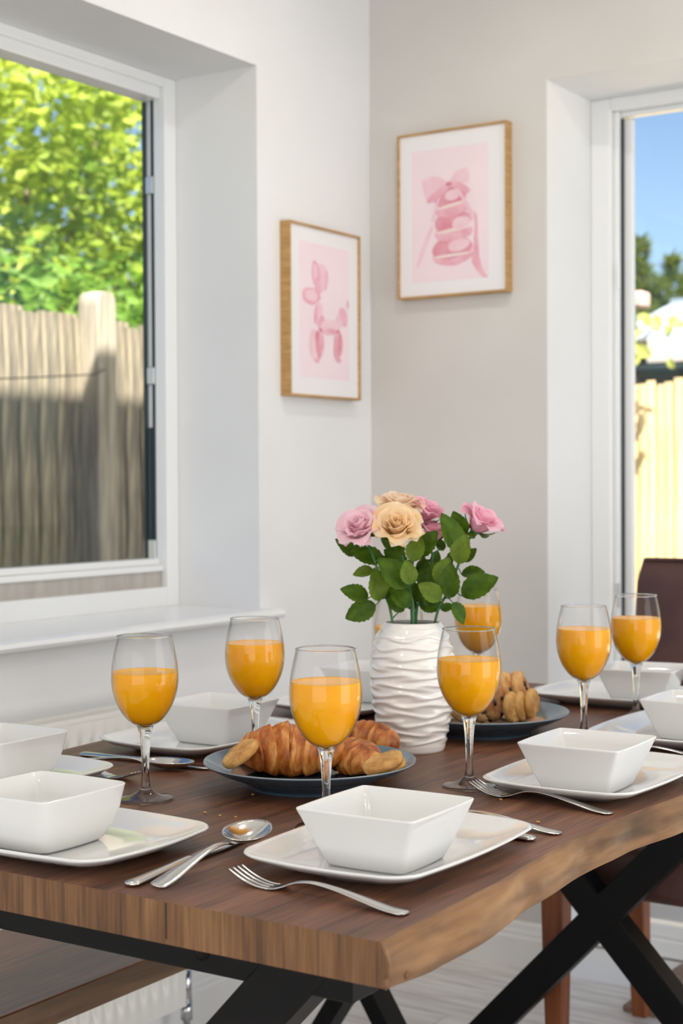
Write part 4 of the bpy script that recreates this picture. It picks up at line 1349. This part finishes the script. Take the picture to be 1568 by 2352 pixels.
def fork_mesh():
    m = strip(smooth_profile(HANDLE + [(0.142, 0.0070, 0.0024, 0.0046), (0.150, 0.0108, 0.0020, 0.0024), (0.158, 0.0118, 0.0018, 0.0017)], 4))
    for k in range(4):
        x = -0.0096 + 0.0064 * k
        rows = [(0.156, 0.0017), (0.170, 0.0022), (0.184, 0.0050), (0.196, 0.0092), (0.206, 0.0135)]
        m.loft([[Vector((x + a * wd, y, z + b * 0.0008)) for a, b in ((-1, -1), (1, -1), (1, 1), (-1, 1))] for (y, z), wd in zip(smooth_profile(rows, 4), [0.0021] * 12 + [0.0019, 0.0016, 0.0013, 0.0010, 0.0008])])
    return m.mesh('fork', M['steel'], True)


def spoon_mesh():
    m = strip(smooth_profile(HANDLE + [(0.140, 0.0050, 0.0024, 0.0056)], 4))
    n, k_ = 12, 28
    v, f = [], []
    for layer in (0, 1):
        for i in range(n + 1):
            t = i / n
            for k in range(k_):
                a = 2 * PI * k / k_
                yy = math.sin(a)
                w = 0.0225 * (1.0 - 0.12 * yy)
                x, y = w * t * math.cos(a), 0.172 + 0.037 * t * yy
                z = 0.0016 + 0.0105 * t ** 2.2 + (0.0014 if layer else 0)
                v.append((x, y, z))
    m0 = (n + 1) * k_
    for layer in (0, 1):
        for i in range(n):
            for k in range(k_):
                a, b = layer * m0 + i * k_ + k, layer * m0 + i * k_ + (k + 1) % k_
                f.append((a, b, b + k_, a + k_))
    for k in range(k_):
        a, b = n * k_ + k, n * k_ + (k + 1) % k_
        f.append((a, b, b + m0, a + m0))
    m.add(v, f)
    return m.mesh('spoon', M['steel'], True)


def knife_mesh():
    rows = [(0.0, 0.0030, 0.0030, 0.0030), (0.003, 0.0078, 0.0056, 0.0031), (0.010, 0.0092, 0.0062, 0.0033), (0.03, 0.0088, 0.0064, 0.0035), (0.065, 0.0072, 0.0064, 0.0040), (0.095, 0.0058, 0.0064, 0.0046), (0.108, 0.0052, 0.0060, 0.0048), (0.114, 0.0066, 0.0030, 0.0040)]
    m = strip(smooth_profile(rows, 4))
    bl = [(0.110, 0.0070, 0.0016), (0.130, 0.0090, 0.0014), (0.165, 0.0100, 0.0013), (0.200, 0.0098, 0.0012), (0.215, 0.0085, 0.0011), (0.226, 0.0050, 0.0010), (0.230, 0.0012, 0.0008)]
    m.loft([[Vector((-w, y, 0.0032 + t / 2)), Vector((w * 0.2, y, 0.0032 + t / 2)), Vector((w, y, 0.0030)), Vector((w * 0.2, y, 0.0030 - t / 2)), Vector((-w, y, 0.0030 - t / 2))] for y, w, t in bl])
    return m.mesh('knife', M['steel'], True)


CUT = {'fork': fork_mesh(), 'spoon': spoon_mesh(), 'knife': knife_mesh()}


def lay(kind, p, q, label, dz=0.0):
    """cutlery with its handle end at pixel/point p, pointing to q"""
    p = Vector(p) if len(p) == 3 else at(p[0], p[1], z=TH)
    q = Vector(q) if len(q) == 3 else at(q[0], q[1], z=TH)
    o = obj(kind, CUT[kind], None, loc=(p.x, p.y, TH + dz), label=label, category=kind, group='steel table cutlery')
    o.rotation_euler = (0, 0, math.atan2(q.y - p.y, q.x - p.x) - PI / 2)
    return o


lay('knife', (-0.987, 1.128, 0), (-1.010, 1.33, 0), 'steel knife at the near table end, beneath the spoon bowl')
sp = lay('spoon', (-0.962, 1.138, 0), (-0.981, 1.31, 0), 'steel spoon beside the knife at the near table end', 0.0008)
sp.rotation_euler = (0.055, 0.16, sp.rotation_euler.z)
lay('fork', (934, 2103), (540, 2022), 'steel fork lying before the front centre plate, handle towards the corner')
lay('fork', (1404, 1872), (1085, 1817), 'steel fork beside the middle right plate, tines at a glass foot')
lay('knife', (1228, 1933), (-0.96, 1.520, 0), 'steel knife right of the front centre plate, only its handle tip showing')
lay('spoon', (1287, 1918), (-0.96, 1.565, 0), 'steel spoon right of the front centre plate, handle end showing at the table edge')
lay('knife', (187, 1736), (467, 1768), 'steel knife left of the croissant plate, blade under the left glass stem')
lay('spoon', (140, 1750), (330, 1764), 'steel spoon next to the knife left of the croissant plate')
lay('fork', (-1.53, 1.555, 0), (-1.385, 1.540, 0), 'steel fork tip showing behind the near left bowls', 0.0)
lay('knife', (-1.555, 2.052, 0), (-1.34, 2.035, 0), 'steel knife behind the left plate, seen just left of the front glass')
lay('spoon', (-1.555, 2.012, 0), (-1.34, 1.995, 0), 'steel spoon behind the left plate, seen just left of the front glass')
lay('knife', (-0.728, 2.025, 0), (-0.95, 2.035, 0), 'steel knife between the middle and last plates of the right side')
lay('fork', (-0.728, 2.068, 0), (-0.95, 2.075, 0), 'steel fork at the right picture edge, by the last right plate')
lay('fork', (-1.245, 2.672, 0), (-1.255, 2.46, 0), 'steel fork beside the far end plate, near the cookies')

# ------------------------------------------------------------------ vase of roses
VB = at(948, 1721, z=TH)
VH = 0.186
vprof = smooth_profile([(0.0445, 0.0), (0.0465, 0.003), (0.0485, 0.012), (0.0520, 0.030), (0.0570, 0.058), (0.0612, 0.086), (0.0620, 0.108), (0.0606, 0.132), (0.0562, 0.156), (0.0495, 0.174), (0.0440, 0.182), (0.0415, 0.1855)], 16)


def vdisp(r_, z, a, i):
    if z < 0.009 or z > 0.181:
        return r_, z
    fade = min(1, (z - 0.009) / 0.01, (0.181 - z) / 0.008)
    w = z / 0.0136 + 0.21 * math.sin(5 * a + 1.7 * math.sin(z * 200)) + 0.08 * math.sin(3 * a - z * 40)
    s_ = math.sin(2 * PI * w)
    rid = (0.5 + 0.5 * s_) ** 1.6
    return r_ + fade * (0.0030 * rid - 0.0015), z


vin = [(r_ - 0.0035, z) for r_, z in vprof if 0.02 < z][::-1]
v, f = lathe([(0.001, 0.0025), (0.040, 0.0025), (0.0425, 0.0)] + vprof + [(0.0405, 0.1868), (0.0388, 0.1862)], 160, True, False, vdisp)
k0 = len(v)
vv, ff_ = lathe([(0.0388, 0.1862)] + [q for q in vin if q[1] < 0.183] + [(0.001, 0.02)], 160, False, True)
f += [tuple(i + k0 for i in q) for q in ff_]
v += vv
vase = obj('ribbed_vase', mesh('ribbed_vase', v, f, True, [M['vase']]), None, loc=(VB.x, VB.y, TH), label='glossy cream ceramic vase with wavy horizontal ribs holding the roses', category='vase')
VD = (Vector((VB.x, VB.y, TH + 0.2)) - CAM).dot(FW)       # depth of the vase axis


def zp(zx, zy, dd=0.0):
    """photo detail coordinates -> a point near the vase axis"""
    return at(740 + zx / 3.409, 1100 + zy / 3.409, depth=VD + dd)


def petal_mesh(name, mat, r0, r1, h, aw, curl, tip, n=9, mm=8):
    """one cupped petal: leaves radius r0, opens to r1 at height h, rim curled outward"""
    v, f = [], []
    for i in range(n + 1):
        t = i / n
        for j in range(mm + 1):
            u = 2 * j / mm - 1
            wid = aw * (math.sin(min(1, 0.15 + t * 1.15) * PI / 2) ** 0.7) * (1 if t < 0.75 else 1 - 0.25 * ((t - 0.75) / 0.25) ** 2)
            a = u * wid
            hh = h * t * (1 - 0.13 * (1 - math.cos(u * 1.3)) * t) + (tip * max(0, t - 0.7) / 0.3 * (1 - abs(u)) ** 1.3)
            rr = r0 + (r1 - r0) * t ** 0.62
            if t > 0.62:
                c = ((t - 0.62) / 0.38)
                rr += curl * c ** 2 * (0.8 + 0.4 * abs(u))
                hh -= curl * 0.75 * c ** 2.5 * (0.5 + 0.7 * abs(u))
            wob = 0.0009 * math.sin(7 * u + 5 * t) * t
            v.append(((rr + wob) * math.cos(a), (rr + wob) * math.sin(a), hh))
    for i in range(n):
        for j in range(mm):
            a = i * (mm + 1) + j
            f.append((a, a + 1, a + mm + 2, a + mm + 1))
    return mesh(name, v, f, True, [mat])


def petal_set(mat, openness=1.0):
    o = openness
    return [(petal_mesh('petal', mat, 0.0006, 0.0026, 0.0275, 2.3, 0.0003, 0.001), 3),
            (petal_mesh('petal', mat, 0.0018, 0.0068, 0.0285, 1.7, 0.0012, 0.001), 4),
            (petal_mesh('petal', mat, 0.0028, 0.0118 * o, 0.0285, 1.35, 0.0026, 0.001), 5),
            (petal_mesh('petal', mat, 0.0034, 0.0168 * o, 0.0275, 1.1, 0.0046, 0.002), 6),
            (petal_mesh('petal', mat, 0.0040, 0.0215 * o, 0.0250, 0.95, 0.0085, 0.002), 6)]


PS = {'pink': petal_set(M['petal_pink']), 'rose': petal_set(M['petal_rose'], 0.92), 'peach': petal_set(M['petal_peach']), 'cream': petal_set(M['petal_cream'])}
LEAF = [leaf_mesh('leaf', M['rose_leaf'], 0.66), leaf_mesh('leaf', M['rose_leaf2'], 0.70), leaf_mesh('leaf', M['rose_leaf'], 0.74, 0.035, 0.2, 0.25)]
SEPAL = leaf_mesh('sepal', M['rose_leaf'], 0.42, 0.0, 0.1, 0.3, 8)
VT = Vector((VB.x, VB.y, TH))

ROSES = [  # kind, bloom centre (detail coords, depth offset), facing (right, up, towards camera), scale, mouth offset, label
    ('pink', (300, 392), -0.030, (-0.35, 0.70, 0.62), 1.22, [(545, 1095), (500, 930), (430, 700)], -0.020, 'soft pink rose at the left of the vase bouquet'),
    ('peach', (585, 385), -0.045, (-0.05, 0.62, 0.78), 1.28, [(712, 1095), (690, 900), (650, 700)], -0.025, 'peach rose at the front centre of the bouquet'),
    ('cream', (600, 225), 0.020, (0.05, 0.92, 0.25), 1.25, [(700, 1090), (680, 900), (640, 600)], 0.012, 'pale cream rose at the top back of the bouquet'),
    ('rose', (800, 265), 0.030, (0.45, 0.80, 0.15), 1.12, [(728, 1090), (760, 950), (800, 620)], 0.022, 'pink rose behind the peach rose, with a petal tip flaring right'),
    ('rose', (868, 425), 0.015, (0.20, 0.90, 0.20), 0.95, [(735, 1090), (775, 940), (860, 620)], 0.015, 'small pink rose half hidden behind leaves, low right of the peach rose'),
    ('rose', (1235, 345), -0.010, (0.50, 0.78, 0.30), 1.22, [(888, 1095), (955, 935), (1055, 700), (1135, 505)], -0.008, 'single pink rose leaning out at the right of the bouquet')]
LEAVES = [  # base, tip, kind, depth, rose
    ((255, 600), (122, 478), 0, 0.02, 0), ((478, 640), (250, 575), 0, -0.02, 0), ((402, 718), (250, 742), 1, -0.02, 0), ((362, 935), (163, 862), 0, -0.03, 0), ((420, 985), (198, 1082), 0, -0.035, 0), ((446, 957), (415, 722), 1, -0.04, 0),
    ((668, 850), (462, 640), 0, -0.05, 1), ((655, 700), (500, 560), 0, -0.02, 1), ((700, 650), (762, 458), 1, -0.055, 1), ((665, 1010), (548, 850), 2, -0.045, 1), ((690, 830), (660, 650), 1, -0.06, 1), ((690, 900), (590, 800), 2, -0.02, 1),
    ((640, 1032), (520, 930), 0, -0.02, 0), ((540, 930), (470, 790), 0, 0.0, 0), ((745, 610), (882, 420), 0, -0.03, 3), ((730, 640), (805, 500), 1, -0.02, 3), ((770, 860), (890, 665), 0, -0.01, 3), ((735, 720), (830, 640), 0, 0.0, 3),
    ((932, 945), (770, 830), 1, -0.045, 5), ((755, 985), (940, 985), 0, 0.0, 4), ((860, 690), (905, 575), 0, 0.02, 4), ((690, 960), (780, 820), 2, 0.01, 3), ((900, 820), (985, 630), 1, -0.035, 5), ((1000, 935), (1000, 680), 0, -0.045, 5),
    ((1085, 742), (1255, 725), 0, 0.0, 5), ((1088, 915), (1348, 775), 0, -0.03, 5), ((1020, 965), (1105, 1122), 0, -0.04, 5), ((1062, 572), (955, 290), 0, -0.035, 5), ((1115, 445), (1030, 272), 0, -0.01, 5), ((1060, 665), (1118, 452), 1, -0.05, 5),
    ((1105, 650), (1195, 550), 0, 0.0, 5), ((985, 640), (1050, 560), 0, -0.02, 5), ((950, 560), (900, 470), 0, 0.02, 4), ((560, 560), (470, 470), 0, 0.01, 1), ((620, 560), (500, 520), 0, -0.01, 1), ((935, 1030), (1020, 985), 2, -0.02, 5), ((620, 760), (700, 640), 0, 0.02, 2), ((560, 800), (640, 690), 2, 0.02, 2), ((780, 940), (850, 830), 0, 0.03, 4), ((470, 760), (520, 640), 0, 0.03, 2), ((700, 800), (760, 690), 2, 0.0, 2), ((720, 880), (640, 760), 0, 0.02, 2), ((830, 760), (760, 660), 0, 0.02, 4), ((860, 900), (900, 780), 0, 0.0, 4), ((930, 760), (860, 700), 0, -0.01, 5), ((600, 930), (520, 830), 0, 0.015, 1), ((740, 1010), (640, 940), 0, 0.02, 3), ((860, 1000), (800, 900), 0, 0.0, 4), ((960, 700), (1010, 600), 0, 0.0, 5), ((520, 700), (420, 600), 0, 0.0, 0), ((640, 620), (560, 540), 0, 0.01, 2), ((800, 620), (720, 560), 0, 0.01, 3), ((1000, 860), (930, 760), 2, -0.02, 5)]
for ri, (kind, (cx, cy), dd, fc, sc, path, md, lb) in enumerate(ROSES):
    foot = VT + Vector((0, 0, 0.03)) + RI * (0.0015 * (ri - 2.5)) + FW * md * 0.3
    t = empty('rose', foot, label=lb, category='rose', group='roses in the ribbed vase')
    fdir = (RI * fc[0] + UP * fc[1] - FW * fc[2]).normalized()
    head = zp(cx, cy, dd) - fdir * 0.012 * sc
    pts = [foot] + [zp(a, b, md + (dd - md) * i / len(path)) for i, (a, b) in enumerate(path)] + [head - fdir * 0.014 * sc, head + fdir * 0.001]
    # smooth the stem
    crv = smooth_profile([tuple(q) for q in pts], 4)
    m = MB().tube([Vector(q) - foot for q in crv], 0.0020, 7)
    stem_pts = [Vector(q) for q in crv]
    for (b_, t_, lk, ld, lr) in LEAVES:
        if lr != ri:
            continue
        p0, p1 = zp(b_[0], b_[1], ld), zp(t_[0], t_[1], ld + random.uniform(-0.012, 0.006))
        near = min(stem_pts, key=lambda q: (q - p0).length)
        m.tube([near - foot, near.lerp(p0, 0.5) + Vector((0, 0, 0.003)) - foot, p0 - foot, p0.lerp(p1, 0.06) - foot], [0.0011, 0.0009, 0.0008, 0.0005], 5)
        L = (p1 - p0).length * 1.1
        up_ = -FW + UP * random.uniform(0.15, 0.9) + RI * random.uniform(-0.5, 0.5)
        obj('leaf', LEAF[lk], t, mx=frame_mx(p0 - foot, p1 - p0, up_, L))
    m.build('stem', M['rose_stem'], t, smooth=True)
    bx_ = fdir.cross(Vector((0.2, 0.9, 0.1))).normalized()
    by_ = fdir.cross(bx_)
    hm = Matrix(((bx_.x, by_.x, fdir.x, head.x - foot.x), (bx_.y, by_.y, fdir.y, head.y - foot.y), (bx_.z, by_.z, fdir.z, head.z - foot.z), (0, 0, 0, 1)))
    a0 = random.uniform(0, 6)
    for li_, (pm, cnt) in enumerate(PS[kind]):
        for k in range(cnt):
            jit = Matrix.Rotation(random.uniform(-0.10, 0.10), 4, 'X') @ Matrix.Rotation(random.uniform(-0.08, 0.08), 4, 'Y')
            ss = sc * random.uniform(0.93, 1.07)
            obj('petal', pm, t, mx=hm @ Matrix.Rotation(a0 + 2 * PI * k / cnt + li_ * 0.7 + random.uniform(-.15, .15), 4, 'Z') @ jit @ Matrix.Diagonal((ss, ss, ss * random.uniform(0.94, 1.06), 1)))
    for k in range(5):
        a = 2 * PI * k / 5 + a0
        dirv = Matrix.Rotation(a, 4, 'Z') @ Vector((1, 0, 0))
        pos = hm @ (dirv * 0.003)
        d3 = (hm.to_3x3() @ (dirv * 1.0 + Vector((0, 0, 0.45 if k % 2 else -0.25)))).normalized()
        obj('sepal', SEPAL, t, mx=frame_mx(pos, d3, hm.to_3x3() @ Vector((0, 0, -1)), 0.026 * sc))
    v, f = lathe([(0.0018, -0.010), (0.0042, -0.006), (0.0055, -0.001), (0.0045, 0.003)], 12)
    obj('calyx', mesh('calyx', v, f, True, [M['rose_stem']]), t, mx=hm @ Matrix.Diagonal((sc, sc, sc, 1)))
